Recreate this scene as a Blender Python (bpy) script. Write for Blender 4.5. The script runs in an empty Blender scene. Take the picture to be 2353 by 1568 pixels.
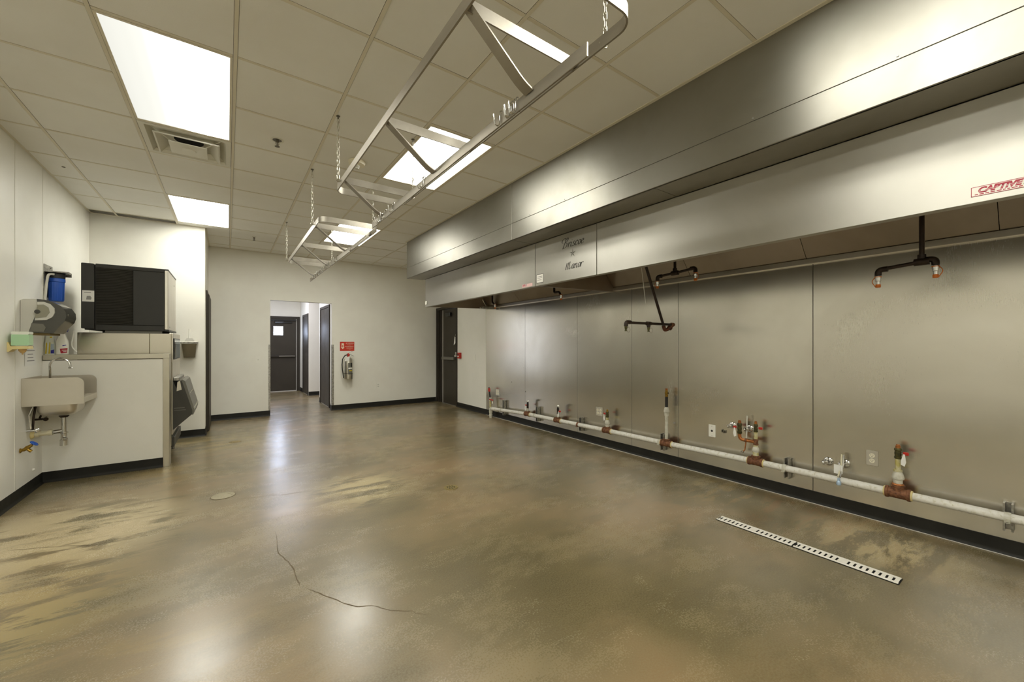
import bpy, bmesh, math, random
from mathutils import Vector, Matrix
random.seed(7)
SC = bpy.context.scene
COL = SC.collection
PI = math.pi

# ------------------------------------------------------------------ camera
cam = bpy.data.cameras.new('camera')
cam.sensor_width = 36.0
cam.lens = 36.0 * 918.0 / 2353.0
cam.shift_y = 8.3 / 2353.0
cam.clip_start = 0.02
camo = bpy.data.objects.new('camera', cam)
COL.objects.link(camo)
camo.location = (0, 0, 1.32)
camo.rotation_euler = (PI / 2, 0, -math.radians(35.47))
SC.camera = camo

# ------------------------------------------------------------------ world, exposure
w = bpy.data.worlds.new('world'); SC.world = w
w.use_nodes = True
w.node_tree.nodes['Background'].inputs[0].default_value = (0.9, 0.93, 1.0, 1)
w.node_tree.nodes['Background'].inputs[1].default_value = 0.2
SC.view_settings.view_transform = 'Standard'
SC.view_settings.look = 'None'
SC.view_settings.exposure = 1.6
SC.view_settings.gamma = 1.0
SC.view_settings.use_curve_mapping = False
SC.cycles.max_bounces = 14
SC.cycles.diffuse_bounces = 7
SC.cycles.glossy_bounces = 6
LENS_POWER = 5.2          # fluorescent troffers
WHITE_LAMP = (1.0, 0.99, 0.90)

def area_light(name, loc, rot, sx, sy, power, color):
    l = bpy.data.lights.new(name, 'AREA'); l.shape = 'RECTANGLE'
    l.size = sx; l.size_y = sy; l.energy = power; l.color = color
    o = bpy.data.objects.new(name, l); COL.objects.link(o)
    o.location = loc; o.rotation_euler = rot
    return o
# unseen area lamps added to light the back corridor from the left and overhead
area_light('corridor_side_fill', (-0.42, 10.8, 1.35), (0, -PI / 2, 0), 2.0, 2.2, 5, (0.8, 0.86, 1.0))
area_light('corridor_top_fill', (0.9, 10.6, 2.7), (0, 0, 0), 1.3, 2.4, 18, (0.90, 0.89, 1.0))

# ------------------------------------------------------------------ materials
def lin(h):
    h = h.lstrip('#')
    c = [int(h[i:i + 2], 16) / 255 for i in (0, 2, 4)]
    return tuple(x / 12.92 if x <= .04045 else ((x + .055) / 1.055) ** 2.4 for x in c) + (1.0,)

class NT:
    def __init__(s, m): s.t = m.node_tree; s.b = s.t.nodes['Principled BSDF']
    def n(s, typ, **k):
        o = s.t.nodes.new(typ)
        for a, v in k.items():
            if hasattr(o, a): setattr(o, a, v)
        return o
    def l(s, a, b): s.t.links.new(a, b)
    def noise(s, vec, scale, detail=4, rough=.55, dist=0.0):
        o = s.n('ShaderNodeTexNoise'); o.inputs['Scale'].default_value = scale
        o.inputs['Detail'].default_value = detail; o.inputs['Roughness'].default_value = rough
        o.inputs['Distortion'].default_value = dist
        s.l(vec, o.inputs['Vector']); return o.outputs['Fac']
    def scale(s, vec, sc):
        o = s.n('ShaderNodeMapping'); o.inputs['Scale'].default_value = sc
        s.l(vec, o.inputs['Vector']); return o.outputs['Vector']
    def ramp(s, fac, stops, interp='LINEAR'):
        o = s.n('ShaderNodeValToRGB'); r = o.color_ramp; r.interpolation = interp
        while len(r.elements) < len(stops): r.elements.new(.5)
        for e, (p, c) in zip(r.elements, stops):
            e.position = p; e.color = c if isinstance(c, tuple) else (c, c, c, 1)
        s.l(fac, o.inputs[0]); return o.outputs[0]
    def mix(s, fac, a, b, mode='MIX'):
        o = s.n('ShaderNodeMix'); o.data_type = 'RGBA'; o.blend_type = mode
        for sock, val in ((0, fac), (6, a), (7, b)):
            if hasattr(val, 'is_output'): s.l(val, o.inputs[sock])
            else: o.inputs[sock].default_value = val
        return o.outputs[2]
    def math(s, op, a, b=0.0, c=0.0):
        o = s.n('ShaderNodeMath'); o.operation = op
        for i, v in enumerate((a, b, c)):
            if hasattr(v, 'is_output'): s.l(v, o.inputs[i])
            else: o.inputs[i].default_value = v
        return o.outputs[0]
    def maprange(s, v, a, b, c, d, smooth=True):
        o = s.n('ShaderNodeMapRange'); o.interpolation_type = 'SMOOTHSTEP' if smooth else 'LINEAR'
        for i, x in zip((1, 2, 3, 4), (a, b, c, d)): o.inputs[i].default_value = x
        s.l(v, o.inputs[0]); return o.outputs[0]
    def pos(s): return s.n('ShaderNodeNewGeometry').outputs['Position']
    def obj(s): return s.n('ShaderNodeTexCoord').outputs['Object']
    def bump(s, h, strength, dist=.01):
        o = s.n('ShaderNodeBump'); o.inputs['Strength'].default_value = strength
        o.inputs['Distance'].default_value = dist
        s.l(h, o.inputs['Height']); s.l(o.outputs[0], s.b.inputs['Normal'])
    def near(s, p, x, y, r0, r1):
        """1 inside r0 of the floor point, falling to 0 at r1"""
        o = s.n('ShaderNodeVectorMath'); o.operation = 'DISTANCE'
        s.l(p, o.inputs[0]); o.inputs[1].default_value = (x, y, 0)
        return s.maprange(o.outputs['Value'], r0, r1, 1, 0)

def base(name, color, rough=.5, metal=0.0, spec=.5):
    m = bpy.data.materials.new(name); m.use_nodes = True
    t = NT(m)
    c = lin(color) if isinstance(color, str) else tuple(color) + (1,)
    t.b.inputs['Base Color'].default_value = c
    t.b.inputs['Roughness'].default_value = rough
    t.b.inputs['Metallic'].default_value = metal
    t.b.inputs['Specular IOR Level'].default_value = spec
    return m, t

def mottled(name, c1, c2, rough=.5, metal=0.0, scale=6, stretch=(1, 1, 1), bump=0.0, bscale=60, rvar=0.1, spec=.5):
    m, t = base(name, c1, rough, metal, spec)
    p = t.scale(t.pos(), stretch)
    f = t.noise(p, scale, 5)
    t.l(t.mix(t.maprange(f, .35, .68, 0, 1), lin(c1), lin(c2)), t.b.inputs['Base Color'])
    if rvar: t.l(t.maprange(f, .3, .7, max(.02, rough - rvar), rough + rvar), t.b.inputs['Roughness'])
    if bump: t.bump(t.noise(t.pos(), bscale, 3), bump, .004)
    return m

M = {}
M['wall'] = mottled('white_wall_paint', '#e6e4da', '#e2dfd5', .55, 0, 2.2, bump=.06, bscale=180, rvar=.05, spec=.3)
M['frp'] = mottled('wall_panel_plastic', '#e6e4db', '#e1dfd5', .4, 0, 1.6, bump=.10, bscale=90, rvar=.06, spec=.35)
M['trimwhite'] = base('white_trim', '#dcdace', .45)[0]
M['tile'] = mottled('ceiling_tile_vinyl', '#ecebe5', '#e7e5de', .6, 0, 1.3, bump=.12, bscale=140, rvar=.05, spec=.25)
M['grid'] = base('ceiling_grid_paint', '#dad3c0', .5)[0]
M['dark_void'] = base('dark_void', '#15140f', .8)[0]
M['base'] = mottled('black_rubber_base', '#1c1b17', '#22211c', .5, 0, 8, rvar=.05, spec=.25)
M['palegrey'] = base('pale_grey', '#b9b6ad', .5)[0]
M['doorpaint'] = mottled('dark_brown_door_paint', '#39342c', '#3e3930', .5, 0, 3, rvar=.06, spec=.25)
M['doorframe'] = base('dark_brown_frame_paint', '#342f28', .5, 0, .25)[0]
M['doorgrey'] = base('grey_door_bar', '#77736a', .35, .4)[0]
M['black'] = base('black_plastic', '#1a1917', .4)[0]
M['blacksoft'] = mottled('black_panel', '#262521', '#2c2b27', .5, 0, 3, rvar=.05)
M['glossblack'] = base('gloss_black_slat', '#3c3b36', .35)[0]
M['grey_plastic'] = base('grey_plastic', '#6c6a60', .45)[0]
M['darkgrey_plastic'] = base('dark_grey_plastic', '#3c3a33', .45)[0]
M['chrome'] = base('chrome', '#c9c8c4', .12, 1.0)[0]
M['galv'] = mottled('galvanised_steel', '#b3b0a8', '#8f8c84', .42, .9, 40, rvar=.1)
M['chain'] = base('zinc_chain', '#c4c0b2', .3, .9)[0]
M['alu'] = mottled('rack_steel', '#aca69a', '#9c968a', .42, .85, 5, (1, .3, 1), rvar=.06)
M['white_plastic'] = base('white_plastic', '#e6e4da', .4)[0]
M['plate'] = base('satin_cover_plate', '#bdb7a8', .4, .3)[0]
M['ivory'] = base('ivory_plastic', '#e9e3cc', .4)[0]
M['paper'] = base('white_paper', '#e4e3dd', .8)[0]
M['ink'] = base('grey_print', '#8f8e8c', .8)[0]
M['darkink'] = base('black_print', '#22211e', .6)[0]
M['red'] = base('red_paint', '#b8281c', .4)[0]
M['redsign'] = base('red_sign', '#c0301a', .45)[0]
M['pinkprint'] = base('pale_red_print', '#d98a72', .6)[0]
M['creamprint'] = base('cream_print', '#ead9bd', .6)[0]
M['orange'] = base('orange_rubber', '#c96a17', .5)[0]
M['blue'] = base('blue_housing', '#2a5cc0', .32)[0]
M['bluehandle'] = base('blue_handle', '#1f55b5', .4)[0]
M['brass'] = mottled('brass', '#a88535', '#7c6428', .35, .8, 60, rvar=.1)
M['brassdark'] = mottled('aged_brass_valve', '#5b5530', '#3c3a26', .4, .6, 50, rvar=.1)
M['copper'] = mottled('copper', '#bd7a44', '#8d5630', .38, .7, 50, rvar=.1)
M['rust'] = mottled('rusty_fitting', '#85593a', '#5f3c28', .7, .2, 45, bump=.4, bscale=160)
M['rustred'] = mottled('rust_red_pipe', '#6e3d25', '#3b271c', .55, .4, 40, bump=.3, bscale=160)
M['blackpipe'] = mottled('black_iron_pipe', '#2b211a', '#3a2c22', .42, .5, 30, rvar=.1)
M['yellowed'] = mottled('yellowed_pipe', '#b3a763', '#c9c4a6', .5, .1, 30)
M['paintfit'] = mottled('painted_fitting', '#cbc8ba', '#b5b19f', .5, 0, 35, bump=.2, bscale=120)
M['soapgreen'] = base('green_soap', '#a9d0a6', .25)[0]
M['soapcap'] = base('clear_tank_cap', '#dfe3d6', .25)[0]
M['soapyellow'] = base('yellowed_bracket', '#d8c78c', .45)[0]
M['tan'] = base('tan_nozzle', '#c7a568', .45)[0]
M['pvc'] = base('pvc_pipe', '#d5ceb0', .4)[0]
M['hose'] = base('white_hose', '#d8d6cc', .35)[0]
M['lightgrey'] = base('light_grey_plastic', '#c6c4ba', .4)[0]
M['smoke'] = base('smoked_plastic', '#4b4a44', .15)[0]
M['olive'] = base('dispenser_window', '#8d8a78', .25)[0]
M['cardboard'] = base('brown_cardboard', '#7c6a42', .8)[0]
M['redlabel'] = base('red_label', '#a31c2b', .4)[0]
M['bluelabel'] = base('blue_label', '#23248c', .4)[0]
M['paleblue'] = base('pale_blue_label', '#a9b9c9', .4)[0]
M['yellow'] = base('yellow_label', '#d3b91e', .45)[0]
M['glassdark'] = base('dark_window', '#27313c', .08)[0]
M['glassblue'] = base('blue_grey_window', '#7d90a0', .1)[0]
M['extsteel'] = base('polished_cylinder', '#d0ccc0', .36, 1.0)[0]
M['disc'] = mottled('cleanout_cover', '#a29a80', '#968d72', .35, 0, 20)
M['brassdrain'] = mottled('dull_drain_brass', '#9b8a57', '#7a6b40', .45, .4, 60)
M['grate'] = mottled('white_grate_plastic', '#f2eee4', '#e8e3d7', .5, 0, 20)
M['capred'] = base('red_logo_print', '#a3263a', .5)[0]
M['capgrey'] = base('grey_logo_print', '#a39a9a', .5)[0]
M['capclear'] = base('sticker_film', '#d6d2c8', .4, .3)[0]
M['pinkfilm'] = base('pink_sticker', '#d9b4b0', .5)[0]
M['lettering'] = base('etched_lettering', '#2e2d22', .5)[0]
M['starlight'] = base('etched_star_light', '#87857a', .5)[0]
M['sprinkler'] = base('sprinkler_metal', '#6d675a', .4, .6)[0]
M['sealcrack'] = base('crack_fill', '#5a4c33', .8)[0]

def steel(name, c, rough, grain, aniso=0.7, tan=(0, .03, 1), streak=(1, 1, 14), smudge=.12, smscale=1.1, dark=None):
    m, t = base(name, c, rough, 1.0)
    p = t.pos()
    g = t.noise(t.scale(p, streak), 40, 3)
    s = t.noise(p, smscale, 5, .6, .4)
    d = lin(dark or c)
    col = t.mix(t.maprange(s, .38, .66, 0, 1), lin(c), d)
    t.l(col, t.b.inputs['Base Color'])
    r = t.math('ADD', t.math('MULTIPLY', t.math('SUBTRACT', s, .5), smudge), t.math('MULTIPLY', t.math('SUBTRACT', g, .5), grain))
    t.l(t.math('ADD', r, rough), t.b.inputs['Roughness'])
    t.b.inputs['Anisotropic'].default_value = aniso
    cx_ = t.n('ShaderNodeCombineXYZ')
    for i_ in range(3): cx_.inputs[i_].default_value = tan[i_]
    t.l(cx_.outputs[0], t.b.inputs['Tangent'])
    return m
M['hood'] = steel('brushed_hood_steel', '#b7b4ab', .48, .05, dark='#b1aea4')
M['duct'] = steel('brushed_plenum_steel', '#9a978e', .42, .05, dark='#908d83')
M['duct_under'] = steel('plenum_underside_steel', '#aeaaa0', .36, .05, 0, dark='#a39f94')
M['hoodin'] = steel('greasy_hood_interior', '#a3988a', .36, .05, 0, dark='#958a7d')
M['panel'] = steel('wall_sheet_steel', '#e2dfd6', .25, .06, .5, (0, 1, .03), streak=(1, 14, .6), smudge=.12, smscale=.9, dark='#d6d2c8')
M['sink'] = steel('sink_steel', '#d6d1c6', .34, .04, 0, dark='#cec8bc')
M['bin'] = steel('ice_bin_steel', '#ccc7bb', .2, .04, 0, dark='#c0bbae')
M['cap'] = steel('wall_cap_steel', '#c9c4b5', .38, .04, 0, dark='#bcb7a7')
M['bucket'] = steel('scoop_steel', '#8f8672', .25, .03, 0, dark='#7d7563')

# painted pipe: dirt along the underside
m, t = base('white_painted_pipe', '#dbd9d2', .45)
p = t.pos(); f = t.noise(t.scale(p, (1, 3, 3)), 14, 6, .6)
t.l(t.ramp(f, [(.30, lin('#b9b399')), (.45, lin('#d9d6cc')), (.75, lin('#e2e0da'))]), t.b.inputs['Base Color'])
M['pipe'] = m

# lens of a ceiling light: two lamp tubes glow through the prismatic panel (local x runs across the fixture)
def lens_mat(name, a, b, bg, strength, vall=.4):
    m = bpy.data.materials.new(name); m.use_nodes = True
    t = m.node_tree; t.nodes.clear()
    N = lambda k: t.nodes.new(k)
    out = N('ShaderNodeOutputMaterial'); em = N('ShaderNodeEmission'); tc = N('ShaderNodeTexCoord'); sx = N('ShaderNodeSeparateXYZ')
    t.links.new(tc.outputs['Object'], sx.inputs[0])
    rmp = N('ShaderNodeValToRGB'); r = rmp.color_ramp; r.interpolation = 'EASE'
    mr = N('ShaderNodeMapRange'); mr.inputs[1].default_value = -.29; mr.inputs[2].default_value = .29
    t.links.new(sx.outputs[0], mr.inputs[0]); t.links.new(mr.outputs[0], rmp.inputs[0])
    lo = (a + b) * .5 * vall
    st = [(0, bg), (.16, a * .5 + bg * .5), (.28, a), (.40, a * .4 + lo * .6), (.5, lo), (.60, b * .4 + lo * .6), (.72, b), (.84, b * .5 + bg * .5), (1, bg)]
    while len(r.elements) < len(st): r.elements.new(.5)
    for e, (pp, v) in zip(r.elements, st): e.position = pp; e.color = (v, v, v, 1)
    mul = N('ShaderNodeMath'); mul.operation = 'MULTIPLY'; mul.inputs[1].default_value = strength
    t.links.new(rmp.outputs[0], mul.inputs[0]); t.links.new(mul.outputs[0], em.inputs[1])
    em.inputs[0].default_value = WHITE_LAMP + (1,)
    t.links.new(em.outputs[0], out.inputs[0])
    return m
M['lens'] = lens_mat('lamp_lens', .8, 1.0, .35, LENS_POWER * 1.7)
M['lens_half'] = lens_mat('lamp_lens_one_tube_dim', .027, 1.0, .024, LENS_POWER * 2.4, .09)
M['lens_two'] = lens_mat('lamp_lens_two_tubes', .8, 1.0, .026, LENS_POWER * 2.3, .032)

# daylight behind the patterned film of the back door window
m = bpy.data.materials.new('daylit_patterned_glass'); m.use_nodes = True
t = m.node_tree; t.nodes.clear()
out = t.nodes.new('ShaderNodeOutputMaterial'); em = t.nodes.new('ShaderNodeEmission'); vo = t.nodes.new('ShaderNodeTexVoronoi'); rm = t.nodes.new('ShaderNodeValToRGB')
tc = t.nodes.new('ShaderNodeTexCoord'); t.links.new(tc.outputs['Object'], vo.inputs['Vector']); vo.inputs['Scale'].default_value = 60
t.links.new(vo.outputs['Distance'], rm.inputs[0]); rm.color_ramp.elements[0].color = (.25, .28, .33, 1); rm.color_ramp.elements[0].position = .15
rm.color_ramp.elements[1].color = (.66, .76, 1, 1); rm.color_ramp.elements[1].position = .5
t.links.new(rm.outputs[0], em.inputs[0]); em.inputs[1].default_value = 15; t.links.new(em.outputs[0], out.inputs[0])
M['daylit'] = m

# sealed concrete floor
m, t = base('sealed_concrete_floor', '#8a7a55', .2, 0, .6)
p = t.pos()
big = t.noise(p, .8, 5, .5, .2)
mid = t.noise(t.scale(p, (.7, 1.1, 1)), 2.2, 9, .62, .15)
col = t.ramp(big, [(.30, lin('#544a2d')), (.44, lin('#685b3b')), (.55, lin('#806d4c')), (.68, lin('#8e7553'))])
col = t.mix(t.maprange(mid, .44, .70, 0, .38), col, lin('#8f8058'))
col = t.mix(t.maprange(t.noise(t.scale(p, (.6, 1.2, 1)), 3.0, 6, .6, .2), .47, .68, 0, .5), col, lin('#51472a'))
# worn, lighter patches: the left corner, the middle, along the steel wall
wn = t.noise(t.scale(p, (.45, 1.5, 1)), 4.5, 11, .72, .25)
def patch(x, y, r0, r1, amt, c, lo=.46, hi=.64):
    global col
    fac = t.math('MULTIPLY', t.near(p, x, y, r0, r1), t.maprange(wn, lo, hi, 0, amt))
    col = t.mix(fac, col, lin(c))
patch(-1.0, 4.05, .35, 1.0, .9, '#cdbb94', .40, .52)
patch(-1.1, 3.0, .2, .9, .7, '#b8a26c', .44, .54)
patch(-.5, 1.9, .3, 1.0, .45, '#98834e', .48, .62)
patch(1.0, 3.8, .12, .62, .85, '#beac80', .43, .53)
patch(3.5, .75, .12, .55, .85, '#c4b184', .44, .54)
patch(3.62, 1.9, .10, .6, .55, '#ad9765', .48, .60)
patch(-.5, 5.3, .1, .7, .4, '#a58a52', .44, .58)
patch(-.35, 6.6, .1, .8, .6, '#b09a66', .42, .58)
patch(3.75, 1.2, .1, .9, .35, '#9a6338', .50, .62)
patch(-.05, 6.75, .1, .9, .4, '#a5905c', .42, .60)
fine = t.noise(p, 120, 3, .7)
col = t.mix(t.maprange(fine, .35, .65, 0, .30), col, lin('#8f8668'))
sp = t.n('ShaderNodeTexVoronoi'); sp.inputs['Scale'].default_value = 9.0; t.l(p, sp.inputs['Vector'])
col = t.mix(t.maprange(sp.outputs['Distance'], .015, .04, .55, 0), col, lin('#d4c9a6'))
t.l(col, t.b.inputs['Base Color'])
t.l(t.math('ADD', t.maprange(mid, .3, .7, .21, .29), t.maprange(fine, .3, .7, -.02, .03)), t.b.inputs['Roughness'])
t.bump(t.math('ADD', t.noise(p, 300, 2, .5), t.math('MULTIPLY', t.noise(p, 14, 4, .5), 2.0)), .05, .002)
t.b.inputs['Coat Weight'].default_value = .6
t.b.inputs['Coat Roughness'].default_value = .42
M['floor'] = m

# ------------------------------------------------------------------ mesh builder
ORG = {}
class MB:
    def __init__(s): s.bm = bmesh.new()
    def box(s, x0, x1, y0, y1, z0, z1, b=0.0, seg=1):
        r = bmesh.ops.create_cube(s.bm, size=1.0)
        vs = r['verts']
        for v in vs:
            v.co = Vector(((x0 + x1) / 2 + v.co.x * (x1 - x0), (y0 + y1) / 2 + v.co.y * (y1 - y0), (z0 + z1) / 2 + v.co.z * (z1 - z0)))
        if b > 0:
            es = list({e for v in vs for e in v.link_edges})
            bmesh.ops.bevel(s.bm, geom=es, offset=b, segments=seg, affect='EDGES', profile=.5)
        return s
    def prism(s, poly, d0, d1, f):
        """polygon (u,v) extruded over w in d0..d1, f(u,v,w)->xyz"""
        a = [s.bm.verts.new(f(u, v, d0)) for u, v in poly]
        b = [s.bm.verts.new(f(u, v, d1)) for u, v in poly]
        s.bm.faces.new(a); s.bm.faces.new(b[::-1])
        n = len(poly)
        for i in range(n): s.bm.faces.new((a[i], a[(i + 1) % n], b[(i + 1) % n], b[i]))
        return s
    def quad(s, *pts):
        s.bm.faces.new([s.bm.verts.new(p) for p in pts]); return s
    def tube(s, path, r, seg=10, closed=False, caps=True):
        P = [Vector(q) for q in path]; n = len(P)
        R = r if isinstance(r, (list, tuple)) else [r] * n
        tan = []
        for i in range(n):
            if closed: d = P[(i + 1) % n] - P[i - 1]
            elif i == 0: d = P[1] - P[0]
            elif i == n - 1: d = P[-1] - P[-2]
            else: d = (P[i + 1] - P[i]).normalized() + (P[i] - P[i - 1]).normalized()
            tan.append(d.normalized())
        up = Vector((0, 0, 1)) if abs(tan[0].z) < .9 else Vector((1, 0, 0))
        nx = tan[0].cross(up).normalized()
        rings = []
        for i in range(n):
            if i: 
                q = tan[i - 1].rotation_difference(tan[i]); nx = (q @ nx).normalized()
            ny = tan[i].cross(nx)
            rings.append([s.bm.verts.new(P[i] + (nx * math.cos(2 * PI * k / seg) + ny * math.sin(2 * PI * k / seg)) * R[i]) for k in range(seg)])
        for i in range(n if closed else n - 1):
            a, b = rings[i], rings[(i + 1) % n]
            for k in range(seg): s.bm.faces.new((a[k], a[(k + 1) % seg], b[(k + 1) % seg], b[k]))
        if caps and not closed:
            s.bm.faces.new(rings[0][::-1]); s.bm.faces.new(rings[-1])
        return s
    def lathe(s, prof, org, axis=(0, 0, 1), seg=20):
        """prof: list of (radius, height along axis)"""
        ax = Vector(axis).normalized(); o = Vector(org)
        u = ax.orthogonal().normalized(); v = ax.cross(u)
        rings = []
        for r, h in prof:
            if r < 1e-6: rings.append([s.bm.verts.new(o + ax * h)])
            else: rings.append([s.bm.verts.new(o + ax * h + (u * math.cos(2 * PI * k / seg) + v * math.sin(2 * PI * k / seg)) * r) for k in range(seg)])
        for a, b in zip(rings, rings[1:]):
            if len(a) == 1 and len(b) == 1: continue
            for k in range(seg):
                k2 = (k + 1) % seg
                if len(a) == 1: s.bm.faces.new((a[0], b[k2], b[k]))
                elif len(b) == 1: s.bm.faces.new((a[k], a[k2], b[0]))
                else: s.bm.faces.new((a[k], a[k2], b[k2], b[k]))
        if len(rings[0]) > 1: s.bm.faces.new(rings[0][::-1])
        if len(rings[-1]) > 1: s.bm.faces.new(rings[-1])
        return s
    def strip(s, path, wdir, wd, th, closed=False):
        """flat bar: rectangular section, width along wdir"""
        P = [Vector(q) for q in path]; n = len(P); W = Vector(wdir).normalized() * wd / 2
        rings = []
        for i in range(n):
            if closed: d = P[(i + 1) % n] - P[i - 1]
            elif i == 0: d = P[1] - P[0]
            elif i == n - 1: d = P[-1] - P[-2]
            else: d = (P[i + 1] - P[i]).normalized() + (P[i] - P[i - 1]).normalized()
            nn = d.cross(W).normalized() * th / 2
            rings.append([s.bm.verts.new(P[i] + a) for a in (W + nn, W - nn, -W - nn, -W + nn)])
        for i in range(n if closed else n - 1):
            a, b = rings[i], rings[(i + 1) % n]
            for k in range(4): s.bm.faces.new((a[k], a[(k + 1) % 4], b[(k + 1) % 4], b[k]))
        if not closed: s.bm.faces.new(rings[0][::-1]); s.bm.faces.new(rings[-1])
        return s
    def build(s, name, mat, parent=None, smooth=35, org=None, noflip=False):
        o0 = Vector(org) if org is not None else (ORG[parent.name] if parent is not None else Vector((0, 0, 0)))
        if not noflip: bmesh.ops.recalc_face_normals(s.bm, faces=s.bm.faces[:])
        for v in s.bm.verts: v.co -= o0
        me = bpy.data.meshes.new(name); s.bm.to_mesh(me); s.bm.free()
        if smooth:
            for p_ in me.polygons: p_.use_smooth = True
            me.set_sharp_from_angle(angle=math.radians(smooth))
        me.materials.append(M[mat] if isinstance(mat, str) else mat)
        o = bpy.data.objects.new(name, me); COL.objects.link(o)
        if parent is not None:
            o.parent = parent
            o.location = o0 - ORG[parent.name]
        else: o.location = o0
        ORG[o.name] = o0
        return o

def tag(o, label, cat, group=None):
    o['label'] = label; o['category'] = cat
    if group: o['group'] = group
    return o
def thing(name, label, cat, loc, group=None):
    o = bpy.data.objects.new(name, None); COL.objects.link(o); o.location = loc; o.empty_display_size = .05
    ORG[o.name] = Vector(loc)
    return tag(o, label, cat, group)
def struct(name, mb, mat, smooth=0, org=(0, 0, 0)):
    o = mb.build(name, mat, None, smooth, org); o['kind'] = 'structure'; return o
def sroot(name, loc=(0, 0, 0)):
    o = bpy.data.objects.new(name, None); COL.objects.link(o); o.location = loc; ORG[o.name] = Vector(loc); o['kind'] = 'structure'; return o
def share(src, name, parent, loc, rotz=0.0):
    o = bpy.data.objects.new(name, src.data); COL.objects.link(o); o.parent = parent
    o.location = Vector(loc) - ORG[parent.name]; o.rotation_euler = (0, 0, rotz); ORG[o.name] = Vector(loc); return o
def dup(root, delta, label, group=None, name=None):
    d = Vector(delta)
    r = root.copy(); COL.objects.link(r); r.location = root.location + d; r['label'] = label
    if group: r['group'] = group
    elif 'group' in r: del r['group']
    ORG[r.name] = ORG[root.name] + d
    for ch in list(root.children):
        c = ch.copy(); COL.objects.link(c); c.parent = r; ORG[c.name] = ORG[ch.name] + d
        for g in list(ch.children):
            q = g.copy(); COL.objects.link(q); q.parent = c; ORG[q.name] = ORG[g.name] + d
    return r
def arc(c, r, a0, a1, n, f):
    return [f(c[0] + r * math.cos(a0 + (a1 - a0) * i / n), c[1] + r * math.sin(a0 + (a1 - a0) * i / n)) for i in range(n + 1)]
def rounded(x0, x1, y0, y1, r, n=5, corners='1111'):
    pts = []
    for k, (cx, cy, a) in enumerate(((x1 - r, y1 - r, 0), (x0 + r, y1 - r, PI / 2), (x0 + r, y0 + r, PI), (x1 - r, y0 + r, 1.5 * PI))):
        if corners[k] == '1': pts += [(cx + r * math.cos(a + i * PI / 2 / n), cy + r * math.sin(a + i * PI / 2 / n)) for i in range(n + 1)]
        else: pts.append(((x1, y1), (x0, y1), (x0, y0), (x1, y0))[k])
    return pts

# ------------------------------------------------------------------ room dimensions
XL, XR, YF, HC = -1.441, 3.98, 8.62, 3.013
YB0 = -3.4                 # wall behind the camera
YR, XREC = 7.30, -0.264    # recess wall (behind the ice machine) and its corner
DX, HX = 2.42, 2.70        # faces of plenum and hood
P2 = 0.6096
gx = lambda i: .0387 + i * P2
gy = lambda j: 2.857 + j * P2

# ------------------------------------------------------------------ floor
fl = MB(); fl.box(XL - .2, XR + .2, YB0 - .2, 13.1, -.12, 0)
floor = struct('floor', fl, 'floor')
def crack(pts, wd):
    mb = MB(); L = []; Rr = []
    pp = []
    for (a, b) in zip(pts, pts[1:]):
        for k in range(4):
            f = k / 4; pp.append((a[0] + (b[0] - a[0]) * f + random.uniform(-.006, .006), a[1] + (b[1] - a[1]) * f + random.uniform(-.006, .006)))
    pp.append(pts[-1])
    for i, q in enumerate(pp):
        ww = wd * random.uniform(.35, 1.2) * (1 if 0 < i < len(pp) - 1 else .1)
        d = Vector((pp[min(i + 1, len(pp) - 1)][0] - pp[max(i - 1, 0)][0], pp[min(i + 1, len(pp) - 1)][1] - pp[max(i - 1, 0)][1]))
        d = Vector((-d.y, d.x)).normalized() * ww / 2
        L.append(mb.bm.verts.new((q[0] + d.x, q[1] + d.y, .0006))); Rr.append(mb.bm.verts.new((q[0] - d.x, q[1] - d.y, .0006)))
    for i in range(len(pp) - 1): mb.bm.faces.new((L[i], Rr[i], Rr[i + 1], L[i + 1]))
    return mb.build('floor_crack', 'sealcrack', floor, 0)
crack([(.2755, 3.285), (.268, 2.92), (.30, 2.77), (.32, 2.60), (.322, 2.45)], .006)
crack([(.352, 2.41), (.39, 2.33), (.438, 2.24), (.515, 2.10), (.60, 2.06), (.66, 1.96), (.74, 1.90), (.80, 1.82)], .006)
crack([(.05, 4.15), (.30, 4.08), (.42, 4.02), (.62, 4.0)], .004)
crack([(-1.15, 3.95), (-.95, 3.88), (-.75, 3.75), (-.62, 3.72)], .005)

# ------------------------------------------------------------------ walls
wl = MB(); wl.box(XL - .15, XL, YB0, YR, 0, HC + .1)
wall_left = struct('wall_left', wl, 'wall')
edges = [YB0, -2.2, -1.0, .2, 1.42, 2.64, 3.88, 5.102, 5.715, YR]
for a, b in zip(edges, edges[1:]):
    MB().box(XL, XL + .003, a + .006, b - .006, .1, HC, .001).build('wall_panel', 'frp', wall_left, 0)
for e in edges[1:-1]:
    MB().box(XL, XL + .0052, e - .011, e + .011, .1, HC, .002).build('joint_strip', 'trimwhite', wall_left, 0)
struct('wall_back', MB().box(XL - .15, XR + .15, YB0 - .15, YB0, 0, HC + .1), 'wall')
struct('wall_recess', MB().box(XL - .15, XREC, YR, YF + .12, 0, HC + .1), 'wall')
OX0, OX1, OZ = .647, 1.705, 2.147
wf = MB(); wf.box(XREC, OX0, YF, YF + .13, 0, HC + .1); wf.box(OX1, XR + .15, YF, YF + .13, 0, HC + .1); wf.box(OX0, OX1, YF, YF + .13, OZ, HC + .1)
wall_far = struct('wall_far', wf, 'wall')
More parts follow.
